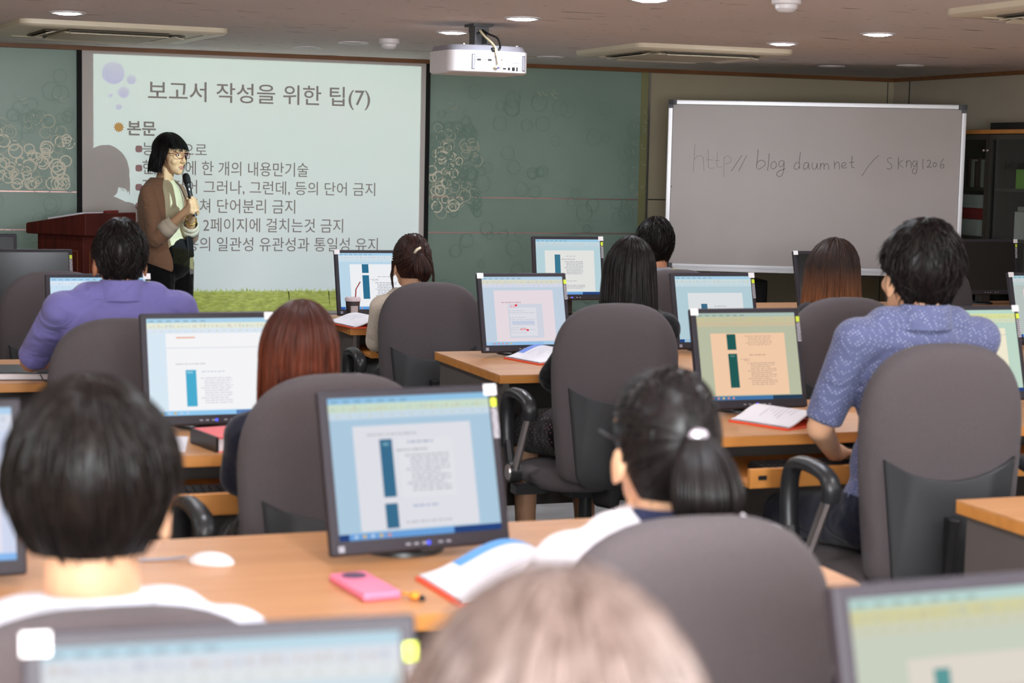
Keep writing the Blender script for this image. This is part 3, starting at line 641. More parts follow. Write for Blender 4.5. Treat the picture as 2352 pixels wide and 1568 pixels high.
# ------------------------------------------------------------------ monitors
MW, MH, MT = .375, .315, math.radians(16)
DX0, DX1, DZ0, DZ1 = -.17, .17, .027, .299
rs = random.Random(5)
def content(kind):
    """list of (u0,v0,u1,v1,rgb) rectangles on the display"""
    R = []
    def lines(u0, u1, v0, v1, n, col, dash=.05):
        for i in range(n):
            v = v1-(v1-v0)*(i+.5)/n; u = u0+(.0 if i % 4 else -.03); end = u1-(rs.random()*.25*(u1-u0) if i % 3 == 2 else 0); h = (v1-v0)/n*.22
            while u < end:
                w = rs.uniform(.012, dash); R.append((u, v-h, min(u+w, end), v+h, col)); u += w+rs.uniform(.004, .012)
    def ui(bg, title, rib, rib2, page, pu0, pu1, pv1, task=(110, 165, 225), tray=(40, 70, 130), pv0=.055):
        R.append((0, 0, 1, 1, bg)); R.append((0, .955, 1, 1, title)); R.append((0, .895, 1, .955, rib)); R.append((0, .845, 1, .895, rib2))
        for k in range(30):
            u = .02+.032*k+rs.uniform(-.006, .006); c = rs.choice(((190, 170, 165), (170, 180, 195), (200, 180, 150), (165, 185, 205)))
            c = tuple(int((a+2*q)/3) for a, q in zip(c, rib))
            R.append((u, .905, u+rs.uniform(.008, .022), .905+rs.uniform(.012, .036), c))
            if k % 2: R.append((u, .862, u+.014, .874, c))
        for k in range(7): R.append((.02+.07*k, .966, .06+.07*k, .978, tuple(int(a*.8) for a in title)))
        R.append((pu0, pv0, pu1, pv1, page)); R.append((0, 0, 1, .045, task)); R.append((.7, 0, 1, .045, tray)); R.append((0, 0, .06, .045, tray))
        for k in range(5): R.append((.09+.05*k, .012, .112+.05*k, .034, rs.choice(((220, 190, 120), (210, 150, 140), (190, 215, 240)))))
    T = (60, 112, 145); G = (176, 178, 184)
    if kind == 'B':
        ui((176, 205, 226), (150, 200, 235), (208, 226, 205), (205, 222, 236), (228, 228, 236), .135, .865, .795)
        lines(.25, .52, .715, .745, 1, (190, 190, 200)); R.append((.40, .27, .74, .69, (231, 231, 238))); R.append((.29, .285, .367, .695, T)); R.append((.29, .065, .367, .24, T))
        lines(.49, .62, .655, .68, 1, (150, 160, 185)); lines(.42, .58, .6, .625, 1, G); lines(.47, .71, .31, .585, 11, (186, 187, 196)); lines(.49, .62, .2, .225, 1, (160, 175, 205)); lines(.44, .70, .09, .11, 1, G)
        R.append((.31, .65, .345, .67, (120, 170, 190)))
    elif kind == 'CL':
        ui((222, 238, 250), (176, 216, 240), (236, 240, 222), (224, 236, 248), (250, 250, 252), .15, 1, .845, task=(150, 205, 245), tray=(90, 130, 185))
        R.append((.235, .795, .39, .806, (232, 150, 96))); R.append((.15, .69, 1, .696, (214, 216, 232))); lines(.25, .47, .515, .54, 1, (206, 204, 212)); R.append((.30, .09, .385, .465, (76, 176, 212)))
        lines(.46, .62, .435, .455, 1, (190, 196, 224)); lines(.45, .68, .11, .39, 11, (214, 214, 224)); R.append((.31, .43, .36, .45, (140, 205, 228)))
    elif kind == 'CR':
        ui((188, 192, 166), (176, 196, 186), (204, 198, 158), (206, 192, 160), (246, 206, 172), .125, .875, .765, task=(70, 120, 170), tray=(40, 64, 88))
        R.append((.285, .575, .375, .755, (36, 92, 88))); R.append((.285, .14, .375, .53, (36, 92, 88))); lines(.5, .74, .62, .74, 6, (206, 170, 146)); lines(.53, .67, .5, .525, 1, (190, 160, 140)); lines(.5, .76, .16, .43, 12, (200, 168, 146)); lines(.44, .5, .44, .475, 2, (196, 164, 142))
        R.append((.305, .495, .35, .51, (90, 140, 130)))
    elif kind == 'D':
        ui((196, 212, 228), (184, 214, 236), (222, 222, 206), (216, 220, 236), (234, 222, 228), .135, .865, .8, task=(150, 195, 236), tray=(170, 205, 236))
        lines(.25, .46, .61, .635, 1, (190, 150, 160)); R.append((.295, .1, .72, .6, (212, 216, 228))); R.append((.31, .13, .64, .545, (226, 226, 234)))
        for k, v in enumerate((.50, .47, .40, .37, .33, .29, .25, .22, .18)): lines(.33, .62 if k % 2 else .5, v-.012, v+.012, 1, (200, 204, 216))
        R.append((.335, .30, .61, .35, (200, 208, 228))); R.append((.33, .55, .385, .58, (232, 60, 70))); R.append((.335, .554, .38, .576, (232, 222, 226))); R.append((.385, .565, .41, .595, (236, 40, 56)))
        R.append((.43, .215, .50, .24, (232, 60, 70))); R.append((.435, .219, .495, .236, (236, 190, 196))); R.append((.505, .20, .53, .23, (236, 40, 56)))
    elif kind == 'D2':
        ui((182, 208, 218), (170, 210, 232), (206, 222, 224), (200, 220, 228), (226, 229, 231), .15, .87, .745, task=(140, 190, 230))
        R.append((.315, .2, .395, .58, (62, 110, 138))); lines(.52, .65, .53, .555, 1, G); lines(.43, .62, .475, .495, 1, (110, 114, 124)); lines(.45, .74, .2, .44, 8, G)
    elif kind == 'E':
        ui((190, 218, 236), (172, 212, 238), (214, 228, 238), (206, 226, 238), (242, 244, 248), .155, .9, .80, task=(96, 160, 226), tray=(50, 96, 170))
        R.append((.33, .645, .425, .80, (48, 112, 146))); R.append((.33, .185, .425, .605, (48, 112, 146))); lines(.58, .74, .565, .59, 1, G); lines(.47, .56, .5, .54, 2, G); lines(.54, .82, .2, .485, 10, (172, 174, 182))
    elif kind == 'E2':
        ui((186, 214, 222), (160, 206, 232), (200, 220, 226), (192, 214, 224), (231, 231, 228), .135, .9, .80)
        R.append((.285, .36, .372, .725, (62, 122, 148))); lines(.49, .62, .685, .705, 1, G); lines(.42, .6, .63, .65, 1, (140, 142, 150)); lines(.46, .72, .36, .61, 9, G); lines(.49, .62, .235, .255, 1, G); lines(.44, .74, .1, .18, 3, G)
    elif kind == 'ABL':
        ui((216, 230, 238), (198, 226, 240), (228, 232, 240), (232, 236, 238), (238, 240, 246), .15, .86, .70)
        R.append((.3, .2, .38, .6, (120, 190, 215)))
    elif kind == 'ABR':
        ui((206, 213, 197), (192, 220, 214), (216, 214, 168), (210, 212, 190), (228, 220, 208), .19, .92, .745)
        R.append((.285, .2, .345, .70, (96, 158, 158))); lines(.46, .72, .3, .62, 10, (212, 204, 194))
    elif kind == 'BL':
        ui((214, 222, 246), (180, 214, 244), (224, 228, 240), (224, 230, 244), (236, 232, 246), .1, .93, .78, task=(160, 205, 250), tray=(140, 190, 245))
        lines(.3, .85, .2, .7, 14, (216, 208, 232))
    elif kind == 'DL':
        ui((206, 232, 250), (170, 214, 244), (222, 236, 250), (206, 230, 248), (246, 250, 254), .22, .9, .72)
        R.append((.5, .3, .6, .70, (70, 160, 190)))
    elif kind == 'CF':
        ui((196, 220, 204), (190, 222, 208), (222, 228, 160), (214, 224, 196), (246, 238, 212), .13, .87, .775)
        R.append((.13, .69, .87, .698, (206, 208, 190)))
    elif kind == 'DF':
        ui((186, 196, 192), (166, 204, 214), (206, 214, 214), (190, 206, 206), (226, 206, 206), .135, .87, .78)
    return R
def panel_matrix(zb, tilt): return Matrix.Translation((0, 0, zb)) @ Matrix.Rotation(-tilt, 4, 'X')
def monitor(x, y, rz, kind, sticker, label, zb=.02, tilt=MT, led=True, energy=True):
    t = thing('computer_monitor', label, 'monitor', (x, y, DZ), math.radians(rz), 'desktop computer monitors')
    P = panel_matrix(zb, tilt); h = MW/2
    b = MB(); b.bx(-h, h, 0, .022, 0, MH, P)
    b.add([(-h+.012, .022, .012), (h-.012, .022, .012), (h-.012, .022, MH-.012), (-h+.012, .022, MH-.012), (-h+.07, .058, .06), (h-.07, .058, .06), (h-.07, .058, MH-.07), (-h+.07, .058, MH-.07)],
          [(0, 1, 5, 4), (1, 2, 6, 5), (2, 3, 7, 6), (3, 0, 4, 7), (4, 5, 6, 7)], P)
    hs = b.build('housing', M['bezel'], t, bevel=.005)
    b = MB()
    if kind == 'off':
        b.add([(DX0, -.0006, DZ0), (DX1, -.0006, DZ0), (DX1, -.0006, DZ1), (DX0, -.0006, DZ1)], [(0, 1, 2, 3)], P); ms = [M['screenoff']]
    else:
        ms = []; idx = {}
        for i, (u0, v0, u1, v1, c) in enumerate(content(kind)):
            if c not in idx: idx[c] = len(ms); ms.append(emat(c, SCREEN_S))
            b.mi = idx[c]; yy = -.0006-.000004*i; X0, X1 = DX0+(DX1-DX0)*max(u0, 0), DX0+(DX1-DX0)*min(u1, 1); Z0, Z1 = DZ0+(DZ1-DZ0)*v0, DZ0+(DZ1-DZ0)*v1
            b.add([(X0, yy, Z0), (X1, yy, Z0), (X1, yy, Z1), (X0, yy, Z1)], [(0, 1, 2, 3)], P)
    b.build('display', ms, t)
    b = MB(); b.lathe([(0, 0), (.085, 0), (.083, .008), (.05, .014), (0, .014)], (0, .105+zb*.2, 0)); b.build('stand_base', M['armblack'], t, smooth='auto')
    b = MB(); n0 = P @ V((0, .05, .15)); b.bx(-.035, .035, n0.y-.02, n0.y+.03, .01, n0.z); b.build('stand_neck', M['armblack'], t, bevel=.006)
    b = MB()
    for k in (-3, -2, -1, 1, 2): b.box((.02+k*.017, -.0004, .0125), (.009, .0012, .0035), P)
    b.box((-h+.02, -.0004, .0125), (.012, .0012, .012), P); b.build('bezel_buttons', M['grey'], t)  # bezel buttons and logo joined in one mesh
    if led and kind != 'off':
        b = MB(); b.lathe([(0, 0), (.0042, 0), (.0042, .0012), (0, .0012)], seg=14, M=P@Matrix.Translation((.012, 0, .0125))@Matrix.Rotation(PI/2, 4, 'X')); b.build('power_light', emat((90, 96, 255), 1.6), t)
    if sticker:
        sx = -h+.0125 if sticker == 'L' else h-.0125
        b = MB(); b.box((sx, -.0012, MH-.0115), (.027, .0012, .022), P); b.build('white_label', M['label'], t, bevel=.0004)
    if energy:
        b = MB(); b.box((h-.0075, -.001, MH-.037), (.012, .001, .017), P); b.mi = 1; b.box((h-.0075, -.001, MH-.078), (.012, .001, .06), P); b.mi = 2
        for k in range(8): b.box((h-.0075+rs.uniform(-.002, .002), -.0017, MH-.052-.007*k), (.008, .0004, .0022), P)
        b.build('energy_label', [M['lime'], mat('label_band', lin(176, 172, 180), .5), M['black']], t)
    return t
monitor(.318, 1.60, -4, 'ABL', 'L', 'monitor cut by the bottom left edge, pale screen with a white corner label')
monitor(1.165, 1.59, 2, 'ABR', None, 'monitor cut by the bottom right corner with a yellowish green screen', energy=False)
monitor(1.012, 3.27, 7, 'B', 'R', 'monitor with blue framed document and teal bars behind the pink phone')
monitor(.085, 3.24, 2, 'BL', None, 'monitor peeking out at the left edge beside the near dark haired man', energy=False)
monitor(.915, 4.95, 1, 'CL', 'R', 'bright white document monitor just left of the red brown hair')
monitor(2.59, 4.95, 0, 'CR', 'L', 'monitor with a peach tinted document beside the man in the dotted shirt')
monitor(3.42, 4.97, 0, 'CF', 'R', 'monitor with a cream page right behind the man in the dotted shirt')
monitor(2.455, 6.60, 1, 'D', 'L', 'monitor with a pinkish page and small red marks on the desk with the jutting end')
monitor(3.283, 6.60, -1, 'D2', 'R', 'monitor with a pale blue document directly behind the peach tinted screen')
monitor(.815, 6.60, 0, 'DL', 'R', 'bright monitor half hidden by the man in the blue shirt')
monitor(4.9, 6.60, 0, 'DF', 'L', 'sliver of a monitor with grey green screen at the right edge of the photo')
monitor(2.30, 8.25, 0, 'E', 'L', 'monitor behind the drink cup, left of the woman with tied up hair')
monitor(3.28, 8.24, 0, 'E2', 'R', 'monitor raised highest, with the green wall directly behind it', zb=.085, tilt=math.radians(10))
monitor(.715, 8.25, 0, 'off', None, 'unlit grey monitor at the left edge in front of the lectern', led=False)
monitor(4.77, 8.3, 0, 'off', 'L', 'unlit monitor behind the woman with long brown hair, in front of the whiteboard', led=False)
monitor(6.03, 8.72, 0, 'off', 'R', 'unlit black monitor at the right, in front of the glass cabinet', zb=.06, tilt=math.radians(6), led=False)
monitor(.58, 9.62, 0, 'off', None, 'small black top of a monitor next to the lectern at the left edge', zb=.02, tilt=math.radians(12), led=False, energy=False)

# ------------------------------------------------------------------ chairs
def backprofile():
    """arched outline of the backrest, (x, z) counter-clockwise from the right shoulder"""
    W = .226; P = []
    for k in range(25):
        a = PI*k/24; c, q = math.cos(a), math.sin(a); P.append((W*math.copysign(abs(c)**.70, c), .80+.22*q**.84))
    for z in (.74, .68, .62, .56, .5): P.append((-W*(1-.10*((.80-z)/.3)**1.5), z))
    for k in range(13):
        a = PI+PI*k/12; c, q = math.cos(a), math.sin(a); P.append((.200*math.copysign(abs(c)**.45, c), .47-.065*abs(q)**.8))
    for z in (.5, .56, .62, .68, .74): P.append((W*(1-.10*((.80-z)/.3)**1.5), z))
    return P
def chair_proto(name, label):
    t = thing(name, label, 'chair', (0, 0, 0), 0, 'grey office chairs')
    ZT, ZB = 1.02, .405; H = ZT-ZB; zc = (ZT+ZB)/2; PROF = backprofile()
    def outline(ins, y):
        p = []
        for x, z in PROF:
            cx, cz_ = 0, min(max(z, .52), .82); dx, dz = x-cx*0, z-cz_; x2 = x*(1-ins/.23); z2 = cz_+(z-cz_)*(1-ins/.2) if abs(z-cz_) > 1e-6 else z
            p.append((x2, y+.35*x2*x2, z2))
        return p
    b = MB(); b.loft([outline(.10, -.052), outline(.05, -.049), outline(.018, -.04), outline(.004, -.026), outline(0, -.008), outline(.0, .008), outline(.006, .024), outline(.03, .036), outline(.10, .042)])
    b.build('backrest', M['fabric'], t, smooth=True)
    def panel(ins, y, n=14):
        p = []
        for k in range(n+1):                                  # top edge sagging in the middle
            u = -1+2*k/n; p.append((u*(.185-ins), .685-ins+.055*u*u))
        for k in range(1, n):                                 # rounded foot
            a = PI*k/n; c, s = math.cos(a), math.sin(a); p.append(((.155-ins*.8)*math.copysign(abs(c)**.5, c), .50-(.105-ins)*abs(s)**.5))
        return [(x, y+.35*x*x, z) for x, z in p]
    b = MB(); b.loft([panel(0, -.045), panel(0, -.059), panel(.008, -.064)]); b.build('back_cover', M['backblack'], t, smooth='auto')
    def seat(ins, z, n=36):
        return [((.235-ins)*math.copysign(abs(math.cos(2*PI*k/n))**.55, math.cos(2*PI*k/n)), .27+(.235-ins)*math.copysign(abs(math.sin(2*PI*k/n))**.6, math.sin(2*PI*k/n)), z) for k in range(n)]
    b = MB(); b.loft([seat(.06, .36), seat(.012, .37), seat(0, .388), seat(.004, .410), seat(.03, .423), seat(.1, .428)]); b.build('seat', M['fabric'], t, smooth=True)
    b = MB(); b.bx(-.1, .1, .15, .4, .33, .36); b.tube([(0, .16, .345), (0, 0, .36), (0, -.03, .44), (0, -.052, .6)], .022, 8, flat=2.2); b.build('tilt_mechanism', M['armblack'], t, bevel=.004)
    b = MB(); b.cyl((0, .27, .1), (0, .27, .33), .026, .022); b.build('gas_lift', M['armblack'], t, smooth='auto')
    b = MB()
    for k in range(5):
        a = PI/2+2*PI*k/5; b.tube([(0, .27, .115), (.15*math.cos(a), .27+.15*math.sin(a), .105), (.29*math.cos(a), .27+.29*math.sin(a), .07)], [.028, .022, .016], 8)
    b.cyl((0, .27, .08), (0, .27, .14), .042, .036); base = b.build('star_base', M['armblack'], t, smooth=True)
    for k in range(5):
        a = PI/2+2*PI*k/5; x, yy = .285*math.cos(a), .27+.285*math.sin(a); b = MB(); b.cyl((x-.02, yy, .027), (x+.02, yy, .027), .027, .027, 16); b.build('caster', M['black'], base, smooth='auto')
    for s in (-1, 1):
        ar = MB(); x = s*.30
        ar.tube(smoothpath([(x, .25, .5), (x, .265, .59), (x, .26, .655), (x, .225, .69), (x, .14, .7), (x, .05, .69), (x, .015, .665), (x, .02, .63)], 5), .019, 10, flat=1.35)
        a_ = ar.build('armrest', M['armblack'], t, smooth=True)
        b = MB(); b.tube([(x, .025, .645), (x, .16, .44)], .013, 8, flat=1.3); b.build('arm_strut', M['chrome'], a_, smooth='auto')
        b = MB(); b.tube([(x, .25, .52), (x, .195, .42)], .018, 8, flat=1.3); b.bx(min(x, s*.18), max(x, s*.18), .15, .21, .35, .38); b.cyl((x-s*.02, .18, .425), (x+s*.018, .18, .425), .036, .036); b.build('arm_bracket', M['armblack'], a_, smooth='auto')
        b = MB(); b.cyl((x+s*.018, .18, .425), (x+s*.024, .18, .425), .028, .026, 24); b.build('arm_knob', M['chrome'], a_, smooth='auto')
    return t
CH = [(.262, 2.05, .983, 0, 'grey office chair at the bottom left behind the near man in a white collar'),
      (1.163, 2.38, .981, -2, 'large grey office chair of the woman with the low ponytail, nearest the camera'),
      (1.02, 3.98, 1.005, 3, 'grey office chair of the woman with red brown hair, behind the blue document monitor'),
      (2.61, 3.95, 1.054, -4, 'grey office chair of the man in the dotted shirt'),
      (2.404, 5.6, 1.023, -2, 'grey office chair of the woman with long straight black hair, black arm showing'),
      (.754, 5.55, .993, 0, 'grey office chair of the man in the blue shirt'),
      (2.262, 7.25, .977, -3, 'grey office chair of the woman with tied up hair'),
      (.72, 7.2, 1.028, 0, 'empty grey office chair at the left edge in front of the unlit monitor'),
      (3.255, 5.55, 1.042, -3, 'grey office chair of the woman with long brown hair'),
      (3.36, 7.2, 1.033, 0, 'grey office chair of the man seated in front of the raised monitor'),
      (4.93, 7.6, 1.028, 0, 'empty grey office chair peeking out right of the dotted shirt man\'s head'),
      (.36, .66, .985, 0, 'grey office chair under the light haired woman, below the frame')]
p0 = chair_proto('office_chair', CH[0][4])
for i, (x, y, zt, rz, l) in enumerate(CH):
    o = p0 if i == 0 else copy_tree(p0, (x, y, 0), 0, l)
    o.location = (x, y, 0); o.rotation_euler = (0, 0, math.radians(rz)); o.scale = (1, 1, zt/1.02); o['label'] = l

# ------------------------------------------------------------------ things on the desks
def keyboard(x, y, z, label):
    t = thing('keyboard', label, 'keyboard', (x, y, z), 0, 'black keyboards on the trays')
    b = MB(); b.add([(-.22, -.07, 0), (.22, -.07, 0), (.22, .07, 0), (-.22, .07, 0), (-.22, -.07, .012), (.22, -.07, .012), (.22, .07, .026), (-.22, .07, .026)], [(0, 3, 2, 1), (4, 5, 6, 7), (0, 1, 5, 4), (1, 2, 6, 5), (2, 3, 7, 6), (3, 0, 4, 7)]); b.build('case', M['black'], t, bevel=.003)
    b = MB()
    for r in range(6):
        for k in range(21):
            if k in (15, 18) : continue
            yy = -.055+.022*r; b.box((-.205+.0205*k, yy, .016+.0022*r+.002), (.017, .018, .008))
    b.build('keys', M['armblack'], t)
keyboard(.9, 4.49, .6235, 'black keyboard on the pulled out tray under the pink covered book')
keyboard(2.6, 4.51, .6235, 'black keyboard on the tray beside the man in the dotted shirt')
keyboard(2.42, 7.82, .6235, 'black keyboard on the tray beside the woman with tied up hair')

ph = thing('phone', 'pink phone case lying face down with an orange charm', 'phone', (.838, 3.06, DZ), math.radians(7))
mp_ = mat('pink_case', lin(244, 128, 160), .4); b = MB(); b.bx(-.036, .036, -.085, .085, 0, .016); b.build('case', mp_, ph, bevel=.006, seg=3)
b = MB(); b.lathe([(0, .0155), (.022, .0155), (.022, .0168), (0, .0168)], (0, .05, 0)); b.build('camera_window', mat('plum', lin(92, 52, 82), .3), ph)
b = MB(); b.tube([(.034, -.07, .008), (.045, -.08, .008), (.052, -.094, .006)], .0025, 6); b.ell((.054, -.099, .008), (.010, .012, .0075)); b.mi = 1; b.ell((.062, -.112, .006), (.006, .006, .0055)); b.build('charm', [mat('charm_orange', lin(244, 152, 40), .4), M['black']], ph, smooth=True)

def booklet(x, y, rz, w, d, lift, label, blue=True, blue_col=(92, 158, 226)):
    """open workbook: orange cover flat, white leaves curling up; w along x, d along y"""
    t = thing('booklet', label, 'booklet', (x, y, DZ), math.radians(rz), 'orange covered workbooks')
    b = MB(); b.bx(-w/2, w/2, -d/2, d/2, .0, .006); b.build('cover', M['orange'], t, bevel=.001)
    b = MB(); n = 18; pr = []
    for k in range(n+1):
        u = k/n; pr.append((-w/2+.008+u*(w-.02), .0065+lift*math.sin(PI*min(1, u**1.35))**1.2))
    def leaf(dz, y0, y1, mb):
        rings = []
        for yy in (y0, y1): rings.append([(px_, yy, pz_+dz) for px_, pz_ in pr])
        v = [p for r in rings for p in r]; m_ = n+1
        mb.add(v, [(i, i+1, m_+i+1, m_+i) for i in range(n)])
    leaf(.004, -d/2+.004, d/2-.004, b); leaf(.0, -d/2+.003, d/2-.003, b)
    m_ = n+1
    for yy, o in ((-d/2+.004, 0), (d/2-.004, 0)):
        v = [(a, yy, z) for a, z in pr]+[(a, yy, z+.004) for a, z in pr]; b.add(v, [(i, i+1, m_+i+1, m_+i) for i in range(n)])
    b.build('leaves', M['paper'], t, smooth='auto')
    b = MB(); b.mi = 0
    def strip(k0, k1, y0, y1, dz):
        b.add([q for k in range(k0, k1+1) for q in ((pr[k][0], y0, pr[k][1]+dz), (pr[k][0], y1, pr[k][1]+dz))], [(2*i, 2*i+2, 2*i+3, 2*i+1) for i in range(k1-k0)])
    if blue: strip(4, 16, d/2-.045, d/2-.006, .0046)
    b.mi = 1
    for r in range(7):
        k0 = 4+(r*3) % 4; strip(k0, k0+6+(r*5) % 5, d/2-.075-r*.016, d/2-.073-r*.016, .0046)
    b.build('print', [emat_print(blue_col), mat('print_grey', lin(170, 166, 180), .7)], t)
    return t
_pc = {}
def emat_print(c):
    if c not in _pc: _pc[c] = mat('print_blue', lin(*c), .6)
    return _pc[c]
booklet(1.105, 3.02, 4, .30, .21, .055, 'open booklet with blue header and orange cover right of the pink phone')
booklet(2.585, 4.77, 24, .22, .22, .035, 'white booklet with orange cover beside the peach tinted screen', False)
booklet(2.49, 6.46, 14, .26, .24, .04, 'booklet with blue top and orange cover on the desk with the jutting end', True, (120, 150, 226))
booklet(2.16, 7.96, 10, .25, .3, .035, 'white booklet with orange cover under the drink cup', False)
booklet(.10, 3.06, 40, .22, .2, .02, 'corner of an orange covered booklet at the left edge', False)
o = MB(); o.bx(-.105, .105, -.14, .14, 0, .002); q = o.build('paper_sheet', M['paper']); q.location = (1.32, 3.04, DZ); q.rotation_euler = (0, 0, .1); tag(q, 'white paper sheet between the open booklet and the woman with the ponytail', 'paper')
o = MB(); o.bx(-.09, .09, -.12, .12, 0, .003); q = o.build('paper_sheet', M['paper']); q.location = (.72, 4.76, DZ); q.rotation_euler = (0, 0, -.2); tag(q, 'white paper left of the pink covered book', 'paper')
mo = thing('computer_mouse', 'small white mouse with its cable on the long desk', 'mouse', (.615, 3.335, DZ), math.radians(60))
b = MB(); vs = []; b.ell((0, 0, .002), (.026, .046, .021)); b.v = [(x, y, max(0, z)) for x, y, z in b.v]; b.build('shell', M['white'], mo, smooth=True)
b = MB(); b.tube(smoothpath([(0, .05, .01), (.0, .09, .004), (-.04, .16, .003), (-.1, .2, .003)]), .003, 6); b.build('cable', M['grey'], mo, smooth=True)
bk = thing('book', 'thick book with pink cover, black spine and white page edge', 'book', (.905, 4.69, DZ), math.radians(12))
b = MB(); b.bx(-.06, .07, -.085, .085, .003, .036); b.build('pages', M['paper'], bk)
b = MB(); b.bx(-.064, .074, -.088, .088, .036, .04); b.bx(-.064, .074, -.088, .088, 0, .003); b.build('cover', mat('cover_pink', lin(240, 106, 110), .5), bk)
b = MB(); b.bx(-.068, -.06, -.088, .088, 0, .04); b.build('spine', M['black'], bk)
nb = thing('notebook', 'black notebook with white page edge at the elbow of the man in blue', 'notebook', (.52, 6.3, DZ), math.radians(-8))
b = MB(); b.bx(-.13, .13, -.12, .12, .0, .003); b.bx(-.13, .13, -.12, .12, .022, .026); b.bx(-.134, -.13, -.12, .12, 0, .026); b.build('cover', M['black'], nb, bevel=.001)
b = MB(); b.bx(-.128, .125, -.116, .116, .003, .022); b.build('pages', M['paper'], nb)
b = MB(); b.tube([(.06, -.121, .02), (.07, -.14, .004), (.09, -.19, .003)], .002, 6); b.build('ribbon', M['black'], nb)
cu = thing('drink_cup', 'takeaway cup with pinkish lid and red bent straw in front of a monitor', 'cup', (2.155, 8.14, DZ))
b = MB(); b.lathe([(0, 0), (.026, 0), (.034, .095), (.031, .095), (.024, .004), (0, .004)]); b.build('cup_body', mat('cup_dark', lin(62, 52, 52), .25), cu, smooth='auto')
b = MB(); b.lathe([(.0, .096), (.037, .096), (.037, .108), (.032, .114), (0, .114)]); b.build('lid', mat('lid_pink', lin(214, 192, 196), .35), cu, smooth='auto')
b = MB(); b.tube([(.008, 0, .02), (.014, 0, .15), (.034, .0, .185)], .0028, 8); b.build('straw', mat('straw_red', lin(158, 30, 44), .35), cu)
b = MB(); b.add([(.0305*math.cos(a), .0305*math.sin(a), z) for a in [math.radians(240+60*k/8) for k in range(9)] for z in (.03, .075)], [(2*i, 2*i+2, 2*i+3, 2*i+1) for i in range(8)]); b.v = [(x*(1+.13*(z/.08)), y*(1+.13*(z/.08)), z) for x, y, z in b.v]; b.build('cup_print', mat('cup_label', lin(176, 160, 156), .5), cu)
eq = thing('equipment_cabinet', 'black equipment cabinet with a tiny green light under the whiteboard', 'cabinet', (5.5, 11.12, 0), math.radians(-12))
b = MB(); b.bx(-.3, .3, -.2, .2, 0, .72); b.build('housing', M['black'], eq, bevel=.01)
b = MB(); b.bx(-.27, .27, -.206, -.2, .05, .67); b.build('front_panel', M['armblack'], eq, bevel=.003)
b = MB(); b.box((.05, -.208, .64), (.008, .004, .006)); b.build('status_light', emat((150, 220, 70), 1.5), eq)
# ------------------------------------------------------------------ people
def hairmat(name, c0, c1, root=None, rough=.36, spec=.22):
    """strand coloured hair: fine streaks along the fall of the hair; root=(colour, z_hi, z_lo) blends a darker crown into lighter lengths"""
    m = bpy.data.materials.new(name); m.use_nodes = True; nt = m.node_tree; p = nt.nodes['Principled BSDF']; N = nt.nodes.new; L = nt.links.new
    tc = N('ShaderNodeTexCoord'); mp = N('ShaderNodeMapping'); mp.inputs['Scale'].default_value = (1, 1, .12); nz = N('ShaderNodeTexNoise'); nz.inputs['Scale'].default_value = 90; nz.inputs['Detail'].default_value = 4
    L(tc.outputs['Object'], mp.inputs[0]); L(mp.outputs[0], nz.inputs['Vector'])
    r = N('ShaderNodeValToRGB'); r.color_ramp.elements[0].position = .32; r.color_ramp.elements[1].position = .7; r.color_ramp.elements[0].color = c0; r.color_ramp.elements[1].color = c1; L(nz.outputs['Fac'], r.inputs[0])
    outc = r.outputs[0]
    if root:
        sx = N('ShaderNodeSeparateXYZ'); L(tc.outputs['Object'], sx.inputs[0]); mr = N('ShaderNodeMapRange'); mr.inputs[1].default_value = root[2]; mr.inputs[2].default_value = root[1]; L(sx.outputs[2], mr.inputs[0])
        n2 = N('ShaderNodeMath'); n2.operation = 'MULTIPLY_ADD'; n2.inputs[1].default_value = .9; n2.inputs[2].default_value = -.45; L(nz.outputs['Fac'], n2.inputs[0])
        ad = N('ShaderNodeMath'); ad.operation = 'ADD'; ad.use_clamp = True; L(mr.outputs[0], ad.inputs[0]); L(n2.outputs[0], ad.inputs[1])
        mx = N('ShaderNodeMix'); mx.data_type = 'RGBA'; mx.inputs[7].default_value = root[0]; L(ad.outputs[0], mx.inputs[0]); L(outc, mx.inputs[6]); outc = mx.outputs[2]
    L(outc, p.inputs['Base Color']); p.inputs['Roughness'].default_value = rough; p.inputs['Specular IOR Level'].default_value = spec
    b2 = N('ShaderNodeBump'); b2.inputs['Strength'].default_value = .5; b2.inputs['Distance'].default_value = .002; L(nz.outputs['Fac'], b2.inputs['Height']); L(b2.outputs[0], p.inputs['Normal'])
    return m
H_BLACK = hairmat('hair_black', lin(18, 14, 14), lin(34, 28, 27), spec=.15)
H_SOFT = hairmat('hair_dark_brown', lin(12, 9, 8), lin(26, 20, 18), rough=.34, spec=.15)
H_RED = hairmat('hair_red_brown', lin(66, 28, 18), lin(128, 62, 38), (lin(58, 30, 24), .10, -.02), rough=.42)
H_OMBRE = hairmat('hair_ombre', lin(92, 52, 30), lin(150, 90, 50), (lin(40, 26, 22), .03, -.12), rough=.45)
H_DARKB = hairmat('hair_chestnut', lin(32, 20, 18), lin(64, 36, 28), rough=.42)
H_ASH = hairmat('hair_ash', lin(54, 39, 33), lin(92, 77, 71), rough=.38, spec=.35)

